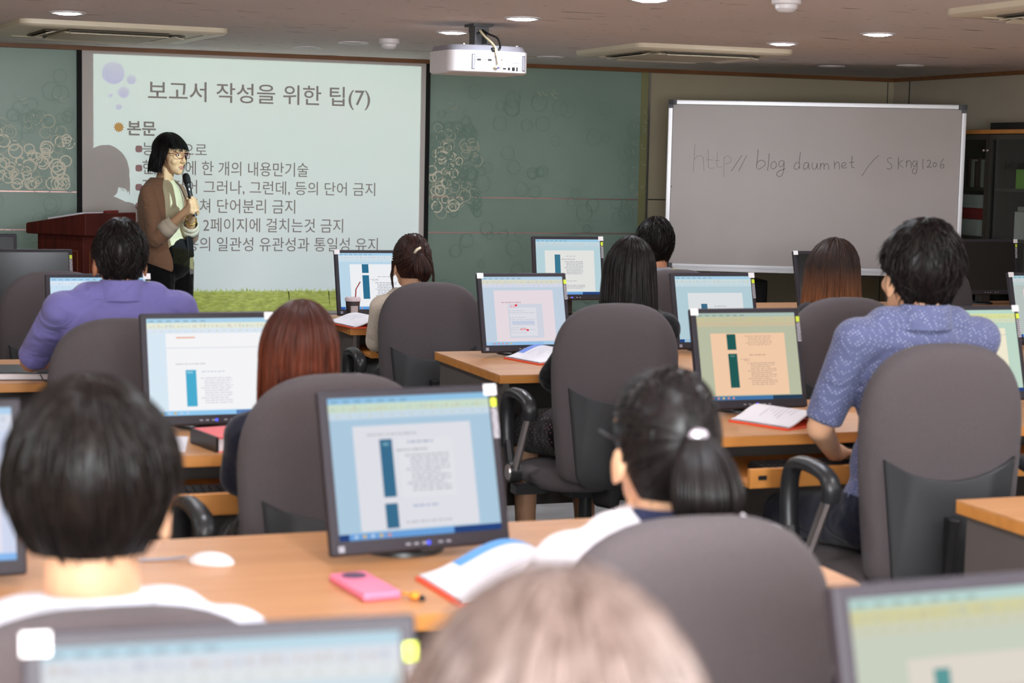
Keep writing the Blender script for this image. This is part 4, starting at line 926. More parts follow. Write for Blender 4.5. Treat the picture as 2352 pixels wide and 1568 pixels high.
class Hair:
    """flow lines of a head of hair round a crown; azimuth 0 = back of the head"""
    def __init__(s, a=.088, bk=.108, ft=.10, top=.122, y0=-.008, end=None, taper=None, clump=.004, seed=1, crown=(0, -.02)):
        s.a, s.bk, s.ft, s.top, s.y0 = a, bk, ft, top, y0; s.end, s.taper, s.clump = end, taper, clump
        s.R = (a+bk+top)/3*1.02; s.rng = random.Random(seed); s.ph = [s.rng.uniform(0, 6.28) for _ in range(8)]; s.crown = crown
    def tend(s, phi): return s.R*PI/2+s.end(abs(phi))
    def pt(s, phi, t, off=0.0):
        d = 0; th = t/s.R
        if th > PI/2: d = t-s.R*PI/2; th = PI/2
        sn, cs = math.sin(th), math.cos(th); depth = s.bk if abs(phi) < PI/2 else s.ft
        k = s.taper(d, abs(phi)) if d > 0 else 1.0
        w = s.clump*sn*(math.sin(7*phi+s.ph[0])+.6*math.sin(15*phi+s.ph[1]+6*t)+.4*math.sin(27*phi+s.ph[2]))*.5
        x = (s.a*k+off*sn+w)*math.sin(phi)*sn; y = -(depth*k+off*sn+w)*math.cos(phi)*sn
        return V((x+s.crown[0]*cs, y+s.y0+s.crown[1]*cs, (s.top+off)*cs-d))
    def build(s, name, m, parent, n=420, lock=(.05, .09), r=.0032, lift=.006, drift=.12, nphi=64, nt=22, extra=None, tipw=.0):
        b = MB(); rows = []
        for i in range(nt):
            rows.append([s.pt(-PI+2*PI*j/nphi, max(.004, s.tend(-PI+2*PI*j/nphi)*i/(nt-1))) for j in range(nphi)])
        b.loft(rows, caps=False)
        for i in range(n):
            phi = s.rng.uniform(-PI, PI); te = s.tend(phi); ln = s.rng.uniform(*lock); t0 = s.rng.uniform(-.02, 1)*max(te-ln*.6, .01); t0 = max(.003, t0)
            dr = s.rng.gauss(0, drift); lf = s.rng.uniform(.2, 1)*lift; base = s.rng.uniform(0, .003); P = []; R = []; K = 8; rr = r*s.rng.uniform(.6, 1.3)
            t1 = min(t0+ln, te+s.rng.uniform(0, .014)+tipw*s.rng.random())
            for k in range(K+1):
                u = k/K; t = t0+(t1-t0)*u; P.append(s.pt(phi+dr*u*u, t, base+lf*u*u)); R.append(rr*(.55+.45*math.sin(PI*min(1, u*1.2+.15)))*(1-u**4*.85))
            b.tube(P, R, 5, caps=False)
        if extra: extra(b)
        return b.build(name, m, parent, smooth=True)

def ear(b, s, T):
    c = T @ V((s*.082, -.004, -.02))
    Mr = T @ Matrix.Translation((s*.079, -.006, -.036)) @ Matrix.Rotation(s*-.35, 4, 'Z') @ Matrix.Rotation(.15, 4, 'X')
    b.ell((0, 0, 0), (.0085, .019, .032), Mr, 14, 10); b.ell((s*.004, -.008, .002), (.006, .012, .026), Mr, 12, 8); b.ell((0, .004, -.026), (.007, .010, .011), Mr, 10, 8)
def head_shapes(b, T):
    """T places a head whose cranium centre is the origin, face towards +y"""
    b.ell((0, -.012, .018), (.077, .094, .088), T, 24, 16); b.ell((0, .028, -.035), (.066, .062, .072), T, 20, 14)
    b.ell((0, .045, -.085), (.047, .046, .036), T, 18, 12); b.ell((0, .070, -.104), (.024, .022, .019), T, 14, 10)
    for s in (-1, 1):
        b.ell((s*.036, .060, -.042), (.026, .022, .022), T, 14, 10); b.ell((s*.03, .080, .022), (.026, .012, .010), T, 12, 8); ear(b, s, T)
    b.add(*taper_shape(T @ V((0, .088, .004)), T @ V((0, .106, -.036)), .0075, .0125)); b.ell((0, .106, -.038), (.012, .012, .010), T, 12, 8)
    for s in (-1, 1): b.ell((s*.011, .097, -.042), (.008, .009, .007), T, 10, 8)
    b.ell((0, .086, -.069), (.022, .011, .0085), T, 14, 8); b.ell((0, .084, -.081), (.019, .011, .008), T, 14, 8)
def taper_shape(p, q, r0, r1):
    t = MB(); t.caps(p, q, r0, r1, 12); return t.v, t.f
def hand(b, W, D, U, S, curl=.5, side=1, size=1.0):
    """W wrist, D pointing direction, U back of hand normal, S towards the thumb; five bent fingers"""
    W, D, U, S = V(W), V(D).normalized(), V(U).normalized(), V(S).normalized(); z = size
    b.caps(W, W+D*.055*z, .022*z, .027*z); 
    Mx_ = Matrix((S, D, U)).transposed().to_4x4(); Mx_.translation = W+D*.055*z; b.ell((0, 0, 0), (.041*z, .045*z, .016*z), Mx_, 16, 10)
    for k, (o, ln) in enumerate(((.030, .072), (.0105, .08), (-.0105, .074), (-.030, .058))):
        p = W+D*.088*z+S*o*z; a = 0; d = D.copy(); rr = .0088*z
        for j, f in enumerate((.44, .32, .24)):
            a += curl*(.75, 1.1, .8)[j]; dd = D*math.cos(a)-U*math.sin(a); q = p+dd*ln*f*z; b.caps(p, q, rr, rr*.9, 10); p = q; rr *= .9
    p = W+D*.03*z+S*.03*z; q = p+(S*.75+D*.6-U*.25*curl).normalized()*.036*z; b.caps(p-S*.015*z, q, .0125*z, .0105*z, 10); q2 = q+(D*.9+S*.25-U*.6*curl).normalized()*.03*z; b.caps(q, q2, .0105*z, .0085*z, 10)

def clothmat(name, col, col2=None, rough=.85, fold=.55, dots=None, fine=None):
    m = mat(name, col, rough, spec=.2, sheen=.15); nt = m.node_tree; p = nt.nodes['Principled BSDF']; N = nt.nodes.new; L = nt.links.new
    tc = N('ShaderNodeTexCoord'); mp = N('ShaderNodeMapping'); mp.inputs['Scale'].default_value = (1, 1, 1.6); n1 = N('ShaderNodeTexNoise'); n1.inputs['Scale'].default_value = 7; n1.inputs['Detail'].default_value = 2; n1.inputs['Distortion'].default_value = 1.2
    L(tc.outputs['Object'], mp.inputs[0]); L(mp.outputs[0], n1.inputs['Vector']); bp = N('ShaderNodeBump'); bp.inputs['Strength'].default_value = fold; bp.inputs['Distance'].default_value = .03; L(n1.outputs['Fac'], bp.inputs['Height']); L(bp.outputs[0], p.inputs['Normal'])
    if dots:
        vo = N('ShaderNodeTexVoronoi'); vo.inputs['Scale'].default_value = dots[0]; vo.inputs['Randomness'].default_value = .25; mp3 = N('ShaderNodeMapping'); mp3.inputs['Rotation'].default_value = (.5, .4, .6); L(tc.outputs['Object'], mp3.inputs[0]); L(mp3.outputs[0], vo.inputs['Vector'])
        lt_ = N('ShaderNodeMath'); lt_.operation = 'LESS_THAN'; lt_.inputs[1].default_value = dots[2]; L(vo.outputs['Distance'], lt_.inputs[0]); mx = N('ShaderNodeMix'); mx.data_type = 'RGBA'; mx.inputs[6].default_value = col; mx.inputs[7].default_value = dots[1]; L(lt_.outputs[0], mx.inputs[0]); L(mx.outputs[2], p.inputs['Base Color'])
    return m
TROUSER = clothmat('trousers_navy', lin(34, 36, 52)); TROUSER_B = clothmat('trousers_black', lin(20, 19, 22)); SHOE = mat('shoe_black', lin(24, 22, 22), .35)

def sitter(x, y, rz, zt, label, skin, shirt, hairfn, hx=0, hy=.0, s=1.0, hyaw=0, hpitch=0, htilt=0, sw=.175, sleeve=1.0, elbows=None, wrists=None, bottoms=TROUSER, skirt=False, collar=True, collar_mat=None, neckline=0.0, girth=1.0, shirt_name='shirt', nl=.15):
    """person sitting on a chair; origin on the floor below the pelvis, facing +y"""
    t = thing('person', label, 'person', (x, y, 0), math.radians(rz), 'people at the computer desks')
    Hc = V((hx, hy, zt-.122*s)); NB = V((hx*.8, hy-.035, zt-.122*s-nl*s)); PV = V((0, 0, .56))
    T = Matrix.Translation(Hc) @ Euler((hpitch, htilt, hyaw)).to_matrix().to_4x4() @ Matrix.Scale(s, 4)
    CHST = NB.lerp(PV, .36)+V((0, .005, 0)); AB = NB.lerp(PV, .75)+V((0, .01, 0)); g = girth
    sh = [NB+V((q*sw, .005, -.055)) for q in (-1, 1)]
    el = elbows or [sh[0]+V((-.03, .09, -.25)), sh[1]+V((.03, .09, -.25))]; wr = wrists or [V((-.13, .36, .79)), V((.13, .36, .79))]
    el = [V(e) for e in el]; wr = [V(e) for e in wr]
    def torso(b, e):
        b.ell((PV.x, PV.y, .59), (.160*g+e, .122+e, .12+e*.3)); b.ell(AB, (.142*g+e, .108+e, .15)); b.ell(CHST, (.158*g+e, .105+e, .17)); b.ell(NB+V((0, .0, -.085)), (.135*g+e, .085+e, .08+e))
        b.caps(sh[0], sh[1], .052+e, .052+e); b.caps(sh[0]*.55+NB*.45+V((0, 0, .012)), sh[1]*.55+NB*.45+V((0, 0, .012)), .045+e, .045+e)
    body = MB(); head_shapes(body, T); torso(body, 0)
    body.caps(T @ V((0, -.028, -.055)), NB+V((0, .005, -.03)), .052*s, .058*s)
    kn = [V((q*.115, .44, .485)) for q in (-1, 1)]; an = [V((q*.12, .40, .085)) for q in (-1, 1)]; hp = [V((q*.09, .03, .542)) for q in (-1, 1)]
    for i, q in enumerate((-1, 1)):
        body.caps(sh[i], el[i], .047, .037); body.caps(el[i], wr[i], .037, .025)
        D = (wr[i]-el[i]); D.z *= .3; hand(body, wr[i]+D.normalized()*.005, D, (0, 0, 1), V((-q, 0, 0)), .24, q)
        body.caps(hp[i], kn[i], .078, .056); body.caps(kn[i], an[i], .054, .036); body.caps(an[i]+V((0, -.02, -.03)), an[i]+V((0, .12, -.05)), .034, .028)
    body.fuse('body', skin, t, .0065, 5)
    b = MB(); torso(b, .013)
    for i in range(2):
        if sleeve <= 1: b.caps(sh[i], sh[i].lerp(el[i], sleeve), .062, .060-.008*sleeve, flat=True)
        else: b.caps(sh[i], el[i], .061, .05); b.caps(el[i], el[i].lerp(wr[i], sleeve-1), .05, .04, flat=True)
        b.ell(sh[i], (.062, .062, .062))
    b.fuse(shirt_name, shirt, t, .008, 7)
    if collar:
        b = MB(); rings = []
        nd = (T @ V((0, -.028, -.055))-NB).normalized()
        for k, (rr, up_) in enumerate(((.071, -.03), (.0685, .0), (.066, .034), (.072, .036), (.079, .006), (.086, -.024))):
            rings.append([NB+nd*up_+V((rr*s*math.cos(2*PI*j/28), rr*s*1.02*math.sin(2*PI*j/28)+.004, (.012 if math.sin(2*PI*j/28) < 0 else -.022*math.sin(2*PI*j/28))*(1 if up_ > -.02 else .3))) for j in range(28)])
        b.loft(rings, caps=False); c_ = b.build('collar', collar_mat or shirt, t, smooth=True); sb = c_.modifiers.new('sub', 'SUBSURF'); sb.levels = 1; sb.render_levels = 1
    b = MB()
    b.ell((0, 0, .585), (.176*g, .136, .12))
    if skirt:
        for i in range(2): b.caps(hp[i], hp[i].lerp(kn[i], .88), .094, .082, flat=True)
        b.ell((0, .2, .53), (.12, .2, .07))
    else:
        for i in range(2): b.caps(hp[i], kn[i], .086, .066); b.caps(kn[i], kn[i].lerp(an[i], .9), .068, .058, flat=True)
    b.fuse('skirt' if skirt else 'trousers', bottoms, t, .009, 6)
    for i in range(2):
        b = MB(); b.ell((an[i].x, an[i].y+.05, .032), (.045, .13, .04)); b.v = [(q0, q1, max(0, q2)) for q0, q1, q2 in b.v]; b.ell((an[i].x, an[i].y-.02, .06), (.04, .05, .05)); b.fuse('shoe', SHOE, t, .008, 4)
    hairfn(t, T)
    return t, T
def place(o, T): o.matrix_local = T; return o
def short_end(nape=.088, side=.006, front=-.055):
    def f(p):
        if p < 1.0: return nape
        if p < 1.55: return nape+(side+.012-nape)*((p-1.0)/.55)**1.5
        if p < 2.1: return side+.012-(side+.012-front*.3)*(p-1.55)/.55
        return front*.3+(front-front*.3)*min(1, (p-2.1)/.5)
    return f
def short_hair(m, a=.089, bk=.106, top=.122, nape=.088, n=520, lift=.010, drift=.25, seed=1, lock=(.035, .065), clump=.005):
    def fn(t, T):
        h = Hair(a, bk, .098, top, end=short_end(nape), taper=lambda d, p: 1-1.6*d-34*d*d, seed=seed, clump=clump)
        place(h.build('hair', m, t, n, lock, .0030, lift, drift), T)
    return fn
def long_end(L, face=2.05, front=-.03):
    def f(p):
        if p < face: return L
        return front if p > face+.25 else L+(front-L)*((p-face)/.25)
    return f

# near man, white collar, black hair
WHITE_SHIRT = clothmat('white_shirt', lin(212, 214, 226)); WHITE_TOP = clothmat('white_top', lin(220, 214, 220))
sitter(.262, 2.30, 0, 1.222, 'person with black short hair and white collared shirt, large and blurred at the left', M['skin'], WHITE_SHIRT,
       short_hair(H_SOFT, .098, .110, .124, nape=.072, seed=3, lift=.006, drift=.14, lock=(.05, .09)), hx=.006, hy=-.045, s=1.08, hyaw=-.22, sw=.165, sleeve=.95, nl=.155, elbows=[(-.215, .06, .72), (.225, .1, .73)], wrists=[(-.15, .34, .79), (.2, .4, .79)])
# woman with low ponytail
def pony(t, T):
    h = Hair(.083, .104, .098, .118, end=lambda p: .085 if p < 1.1 else (.085-.06*(p-1.1)/.5 if p < 1.6 else (.02-.05*(p-1.6)/.5 if p < 2.1 else -.035)), taper=lambda d, p: 1-2.4*d, seed=5, clump=.0015)
    h.pt0 = h.pt
    def ex(b):
        rg = random.Random(4); tie = V((0, -.116, .018))
        for i in range(420):                                # locks drawn back to the tie
            phi = rg.uniform(-2.5, 2.5); t0 = rg.uniform(.15, .95)*h.tend(phi); p = h.pt0(phi, t0, .002); P = []
            for k in range(9):
                u = k/8; q = p.lerp(tie, u); d = V((q.x/.083, (q.y+.008)/.106, q.z/.118)); ln = d.length
                if ln < 1.03 and u < .93: q = V((d.x/ln*.083, d.y/ln*.106-.008, d.z/ln*.118))*1.0+V((0, 0, 0)); q *= 1.015
                P.append(q)
            b.tube(P, [.0028*(.5+.5*math.sin(PI*min(1, .2+.8*k/8))) for k in range(9)], 5, caps=False)
        for i in range(520):                                # the tail itself
            a = rg.uniform(0, 2*PI); rr = math.sqrt(rg.random()); ln = 1-.22*rr*rr-rg.uniform(0, .06); P = []
            for k in range(12):
                u = k/11*ln; w = .010+.047*math.sin(PI*min(1, .05+u*.82))**.75
                P.append(tie+V((w*rr*math.cos(a)+.004*u, -.016-.03*math.sin(PI*min(1, u*1.1)*.75)+w*.8*rr*math.sin(a), -.15*u+.004)))
            b.tube(P, [.0038*(1-.5*(k/11)**4) for k in range(12)], 5, caps=False)
    place(h.build('hair', H_BLACK_SOFT, t, 60, (.04, .07), .0026, .002, .05, extra=ex), T)
    b = MB(); b.ell((.0, -.127, .026), (.017, .012, .012)); tt = b.build('hair_tie', mat('hair_tie_silver', lin(216, 206, 216), .25, metal=.6), t, smooth=True); place(tt, T)
    b = MB(); b.tube([(-.083, -.02, .002), (-.084, .05, .006), (-.072, .094, .004)], .0022, 6); b.tube([(.083, -.02, .002), (.084, .05, .006), (.072, .094, .004)], .0022, 6)
    for s_ in (-1, 1): b.tube([(s_*.027+.018*math.cos(a), .096-.016*abs(math.cos(a))*.5, .0+.014*math.sin(a)) for a in [2*PI*k/20 for k in range(21)]], .0018, 6)
    place(b.build('glasses', M['black'], t, smooth=True), T)
H_BLACK_SOFT = hairmat('hair_black_soft', lin(14, 11, 11), lin(28, 22, 22), rough=.34, spec=.22)
sitter(1.21, 2.72, 0, 1.178, 'person with a low black ponytail, silver hair tie and white top at the centre right', M['skin'], WHITE_TOP, pony, hx=.0, hy=-.10, s=1.0, sw=.168, sleeve=.95, nl=.142, collar_mat=clothmat('navy_collar', lin(32, 36, 62)),
       elbows=[(-.215, .04, .70), (.2, .05, .70)], wrists=[(-.08, .1, .672), (.08, .1, .672)])
# red brown bob
def bob(m, L, a=.098, bk=.118, top=.124, seed=2, n=560, flare=.25, front=-.02, face=2.0):
    def fn(t, T):
        h = Hair(a, bk, .10, top, end=long_end(L, face, front), taper=lambda d, p: 1+flare*d-1.2*d*d, seed=seed, clump=.006)
        place(h.build('hair', m, t, n, (.12, .24), .0034, .006, .06, nt=28, tipw=.02), T)
    return fn
sitter(1.005, 4.235, 0, 1.145, 'person with red brown bobbed hair seen between two monitors', M['skin'], clothmat('navy_top', lin(30, 30, 44)), bob(H_RED, .20, .092, .108, .124, 8), hx=.0, hy=.07, sw=.125, sleeve=1.8, bottoms=TROUSER_B, elbows=[(-.145, .06, .72), (.17, .06, .72)], wrists=[(-.10, .13, .702), (.10, .13, .702)])
# man in the dotted shirt
DOT = clothmat('dotted_shirt', lin(98, 103, 138), dots=(118, lin(172, 176, 204), .235), fold=.5)
sitter(2.66, 4.21, 0, 1.357, 'person with thick black hair in a blue grey dotted short sleeved shirt', M['skin'], DOT, short_hair(H_BLACK, .097, .112, .126, .10, 640, .012, .28, seed=9, lock=(.04, .075), clump=.006), hx=.052, hy=.05, s=1.10, sw=.19, sleeve=.92,
       hyaw=.06, nl=.122, elbows=[(-.215, .08, .79), (.225, .1, .79)], wrists=[(-.075, .24, .692), (.10, .24, .692)])
# man in blue shirt
BLUE = clothmat('blue_shirt', lin(118, 112, 172), fold=.9)
sitter(.79, 5.86, 0, 1.281, 'person with short black hair in a violet blue shirt leaning on the desk', M['skindark'], BLUE, short_hair(H_BLACK, .084, .104, .121, .080, 620, .010, .35, seed=12, lock=(.03, .055)), hx=.005, hy=.09, s=1.0, sw=.185, sleeve=.97,
       nl=.118, elbows=[(-.265, .22, .805), (.29, .2, .81)], wrists=[(-.14, .42, .79), (.12, .46, .79)], girth=1.12)
# woman with hair tied up
def bun(t, T):
    h = Hair(.082, .103, .098, .118, end=lambda p: .07 if p < 1.1 else (.07-.06*(p-1.1)/.5 if p < 1.6 else (.01-.04*(p-1.6)/.5 if p < 2.1 else -.03)), taper=lambda d, p: 1-2.2*d, seed=15, clump=.002)
    def ex(b):
        rg = random.Random(6); tie = V((0, -.112, .035))
        for i in range(300):
            phi = rg.uniform(-2.4, 2.4); p = h.pt(phi, rg.uniform(.2, 1.0)*h.tend(phi), .002); P = []
            for k in range(9):
                u = k/8; q = p.lerp(tie, u); d = V((q.x/.082, (q.y+.008)/.105, q.z/.118)); ln = d.length
                if ln < 1.03 and u < .93: q = V((d.x/ln*.082, d.y/ln*.105-.008, d.z/ln*.118))*1.02
                P.append(q)
            b.tube(P, [.0028]*9, 5, caps=False)
        for i in range(230):
            a = rg.uniform(0, 2*PI); rr = math.sqrt(rg.random()); P = []; ln = rg.uniform(.7, 1)
            for k in range(11):
                u = k/10*ln; w = .008+.030*math.sin(PI*min(1, .05+u*.9)); P.append(tie+V((w*rr*math.cos(a)+.012*u, -.012-.03*math.sin(PI*u*.8)+w*.7*rr*math.sin(a), -.12*u)))
            b.tube(P, [.0026*(1-.6*(k/10)**3) for k in range(11)], 5, caps=False)
        for s_ in (-1, 1):
            for i in range(10):
                x0 = s_*(.078+rg.uniform(0, .012)); b.tube([(x0, -.01+rg.uniform(-.03, .03), .0), (x0+s_*.01, -.02, -.06), (x0+s_*rg.uniform(0, .022), -.03, -.12+rg.uniform(-.02, .03))], [.002, .0018, .0006], 5, caps=False)
    place(h.build('hair', H_DARKB, t, 60, (.04, .07), .0026, .004, .05, extra=ex), T)
    b = MB(); b.tube([(-.022, -.115, .040), (-.014, -.122, .054), (.004, -.116, .063)], .006, 8); place(b.build('hair_clip', mat('clip_cream', lin(228, 214, 186), .4), t, smooth=True), T)
CARD = clothmat('beige_cardigan', lin(206, 190, 172), dots=(130, lin(226, 212, 196), .3))
sitter(2.30, 7.515, 0, 1.172, 'person with dark hair tied up and a cream clip, in a beige knitted cardigan', M['skin'], CARD, bun, hx=-.053, hy=-.005, sw=.14, sleeve=1.85, elbows=[(-.195, .03, .70), (.19, .05, .70)], wrists=[(-.10, .06, .69), (.10, .06, .69)], collar=False, bottoms=TROUSER_B)
# woman with long straight black hair
SKIRT = clothmat('patterned_skirt', lin(30, 26, 32), dots=(70, lin(170, 120, 124), .22))
def longhair(m, L, a=.086, bk=.106, seed=2, flare=.5, root=None):
    def fn(t, T):
        h = Hair(a, bk, .10, .122, end=long_end(L, 2.0, -.02), taper=lambda d, p: 1+flare*d-(.9 if p > 1 else .3)*d*d, seed=seed, clump=.003)
        place(h.build('hair', m, t, 700, (.2, .36), .0034, .004, .03, nt=30, tipw=.04), T)
    return fn
sitter(2.455, 5.86, 0, 1.237, 'person with long straight black hair, in black with a patterned skirt', M['skin'], clothmat('black_top', lin(20, 19, 21)), longhair(H_BLACK, .36, seed=21, flare=.9), hx=.09, hy=-.01, sw=.145, sleeve=1.9, bottoms=SKIRT, skirt=True, collar=False, elbows=[(-.175, .02, .74), (.165, .05, .74)], wrists=[(-.1, .05, .68), (.05, .05, .68)])
# man in front of the raised monitor
sitter(3.415, 7.46, 0, 1.249, 'person with short dark hair and striped collar in front of the whiteboard\'s left corner', M['skindark'], clothmat('stripe_shirt', lin(186, 172, 140)), short_hair(H_SOFT, .088, .106, .122, .09, 520, .008, .3, seed=33), hx=.01, hy=.13, s=1.0, sw=.18, collar_mat=clothmat('grey_collar', lin(150, 148, 156)))
# woman with long ombre hair
sitter(3.30, 5.82, 0, 1.231, 'person with long brown hair fading to amber in front of the whiteboard', M['skin'], clothmat('dark_top', lin(44, 40, 44)), longhair(H_OMBRE, .30, .094, .112, seed=41, flare=.9), hx=.105, hy=.12, sw=.145, sleeve=1.85, collar=False, bottoms=TROUSER_B, elbows=[(-.2, .06, .74), (.2, .06, .74)], wrists=[(-.08, .03, .68), (.08, .03, .68)])
# light haired woman nearest the camera
sitter(.36, .93, 0, 1.268, 'person with light brown shiny hair, very blurred at the bottom centre', M['skin'], clothmat('grey_top', lin(150, 140, 140)), bob(H_ASH, .16, .088, .105, .122, 51, 620, .4), hx=.012, hy=.03, sw=.165, bottoms=TROUSER_B)
# ------------------------------------------------------------------ lecturer
def lecturer():
    t = thing('person', 'person standing with a microphone, black bob, red glasses, tan jacket and black trousers', 'person', (1.757, 10.85, 0), -TH)
    # local axes: x to the right of the picture, y away from the camera
    fwd = V((.88, -.475, 0)); rgt = V((-.475, -.88, 0)); UP = V((0, 0, 1))
    Hc = V((-.004, 0, 1.486)); yaw = math.atan2(-fwd.x, fwd.y); hy_ = math.atan2(-.85, -.53)
    T = Matrix.Translation(Hc) @ Matrix.Rotation(hy_, 4, 'Z') @ Matrix.Rotation(-.10, 4, 'X') @ Matrix.Scale(.97, 4)
    NB = V((-.055, .005, 1.325)); PV = V((-.025, .03, .87)); CH_ = V((-.058, .01, 1.18)); WA = V((-.045, .02, 1.02))
    R_sh = NB+rgt*.13+UP*-.07; L_sh = NB-rgt*.13+UP*-.07
    R_el = V((-.06, -.19, .985)); R_wr = V((.098, -.205, 1.135)); L_el = V((.085, .10, .99)); L_wr = V((.128, -.08, 1.112))
    Tb = lambda c, z=0: Matrix.Translation(c) @ Matrix.Rotation(yaw, 4, 'Z')
    o = V((0, 0, 0))
    mic0, mic1 = V((.112, -.165, 1.352)), V((.158, -.165, 1.155)); md = (mic1-mic0).normalized()
    b = MB(); head_shapes(b, T); b.caps(T @ V((0, -.022, -.06)), NB+V((0, 0, -.02)), .046, .052)
    b.ell(o, (.138, .096, .165), Tb(CH_)); b.ell(o, (.12, .09, .14), Tb(WA)); b.ell(o, (.15, .115, .13), Tb(PV)); b.caps(R_sh, L_sh, .038, .038); b.caps(R_sh, R_el, .044, .036); b.caps(R_el, R_wr, .036, .024); b.caps(L_sh, L_el, .044, .036); b.caps(L_el, L_wr, .036, .024)
    hips = [PV+rgt*q*.085-UP*.04 for q in (1, -1)]; kn = [V((-.02, .02, .47))+rgt*q*.095 for q in (1, -1)]; an = [V((-.03, .02, .08))+rgt*q*.10 for q in (1, -1)]
    for i in range(2): b.caps(hips[i], kn[i], .082, .055); b.caps(kn[i], an[i], .052, .036); b.caps(an[i]-UP*.03, an[i]+fwd*.13-UP*.05, .032, .026)
    # two hands folded round the microphone
    ax = -md; 
    def grip(W, P0, near, span):
        """palm from wrist W to the shaft point P0; fingers wrap round the shaft"""
        P0 = V(P0); D = (P0-W).normalized(); b.caps(W, W.lerp(P0, .55), .023, .027); out = (near-near.dot(ax)*ax).normalized(); side = ax.cross(out)
        pc = P0+out*.026; b.caps(pc-ax*.028, pc+ax*.028, .019, .018); b.caps(W.lerp(P0, .4), pc, .026, .024)
        for k in range(4):
            c = P0+ax*(.030-.0205*k); r_ = .0225; pts = [c+out*r_*math.cos(a)*1.05+side*span*r_*math.sin(a) for a in (0.35, 1.2, 2.0, 2.8, 3.5)]
            rr = (.0098, .0096, .0092, .0086, .0076)
            for j in range(4): b.caps(pts[j], pts[j+1], rr[j], rr[j+1], 10)
        c = P0+ax*.048; b.caps(pc+ax*.02-side*span*.012, c+out*.006-side*span*.021, .0115, .010, 10); b.caps(c+out*.006-side*span*.021, c+ax*.016-out*.012-side*span*.014, .0095, .008, 10)
    g = mic0.lerp(mic1, .86); grip(R_wr, g+V((0, 0, 0)), V((-.35, -.95, 0)), 1); grip(L_wr, g+md*.012, V((.35, .9, 0)), 1)
    b.fuse('body', mat('skin_fair', lin(212, 170, 132), .5, spec=.3, sss=.1), t, .0045, 4)
    # face details
    def part(name, m, f, **k):
        q = MB(); f(q); return place(q.build(name, m, t, smooth=True, **k), T)
    for s in (-1, 1):
        part('eye', M['eyewhite'], lambda q: q.ell((s*.031, .0795, .0), (.0135, .009, .0075), None, 16, 10))
        part('iris', M['black'], lambda q: q.ell((s*.031+.002, .0865, .0), (.0062, .0035, .0062), None, 12, 8))
        part('eyebrow', M['blackcloth'], lambda q: q.tube([(s*.014, .096, .022), (s*.03, .095, .027), (s*.048, .084, .022)], [.0022, .003, .0015], 6))
    part('lips', mat('lips', lin(176, 96, 96), .4), lambda q: (q.tube([(-.022, .084, -.075), (-.010, .094, -.0705), (0, .0955, -.072), (.010, .094, -.0705), (.022, .084, -.075)], [.0012, .0035, .0035, .0035, .0012], 8), q.tube([(-.02, .084, -.077), (-.008, .0925, -.0815), (.008, .0925, -.0815), (.02, .084, -.077)], [.0012, .0042, .0042, .0012], 8)))
    def frames(q):
        for s in (-1, 1):
            q.tube([(s*.033+.0245*math.copysign(abs(math.cos(a))**.6, math.cos(a)), .111-.012*(abs(s*.033+.0245*math.cos(a))/.05)**2, -.002+.016*math.copysign(abs(math.sin(a))**.7, math.sin(a))) for a in [2*PI*k/28 for k in range(29)]], .0017, 6)
            q.tube([(s*.057, .100, .006), (s*.074, .07, .008), (s*.083, .0, .004), (s*.083, -.02, -.008)], [.0024, .0024, .002, .002], 6)
        q.tube([(-.009, .1115, .002), (0, .113, .004), (.009, .1115, .002)], .0018, 6)
    part('glasses', mat('glasses_red', lin(112, 26, 30), .3), frames)
    # hair: black bob with bangs
    def end(p):
        if p < 1.75: return .118
        if p < 2.15: return .118+(-.036-.118)*((p-1.75)/.4)
        return -.036
    h = Hair(.099, .113, .114, .123, end=end, taper=lambda d, p: 1+2.6*d-13*d*d if p < 1.75 else 1, seed=61, clump=.004)
    place(h.build('hair', H_LECT, t, 620, (.08, .15), .0032, .008, .10, nt=26, tipw=.022), T)
    # blouse, jacket, trousers
    b = MB(); b.ell(o, (.150, .108, .175), Tb(CH_)); b.ell(o, (.134, .104, .16), Tb(WA)); b.ell(o, (.15, .118, .10), Tb(PV+UP*.05)); b.caps(R_sh, L_sh, .045, .045); b.fuse('blouse', CREAM, t, .007, 6)
    b = MB()
    def shell(c, r, a0, a1, n=26):
        return [c+fwd*(r[1]*math.cos(a))+rgt*(r[0]*math.sin(a)) for a in [a0+(a1-a0)*k/n for k in range(n+1)]]
    # open fronted jacket: lofted shell around back and sides, thickened
    rows = []
    for z, cx, rx, ry, op, of in ((1.34, NB, .068, .066, .75, 0), (1.318, NB, .105, .078, .75, 0), (1.28, NB, .150, .092, .68, 0), (1.22, CH_, .168, .118, .62, 0), (1.12, CH_, .17, .124, .62, 0), (1.02, WA, .16, .124, .66, 0), (.93, WA, .165, .13, .66, 0), (.865, PV, .178, .142, .60, 0), (.815, PV, .18, .144, .60, 0)):
        c = V((cx.x, cx.y, z)); rows.append(shell(c, (rx, ry), op, 2*PI-op-.8))
    # hem slopes: longer at the front opening
    last = rows[-1]; n_ = len(last)
    rows[-1] = [p+UP*(-.035*abs(1-2*k/(n_-1))**3+.06*(1-abs(1-2*k/(n_-1)))) for k, p in enumerate(last)]
    m_ = n_; vs = [p for r in rows for p in r]; fs = [(k*m_+i, k*m_+i+1, (k+1)*m_+i+1, (k+1)*m_+i) for k in range(len(rows)-1) for i in range(m_-1)]
    b.add(vs, fs); jk = b.build('jacket', TAN, t, smooth=True); sd = jk.modifiers.new('so', 'SOLIDIFY'); sd.thickness = .008; sd.offset = 1; su = jk.modifiers.new('su', 'SUBSURF'); su.levels = 2; su.render_levels = 2
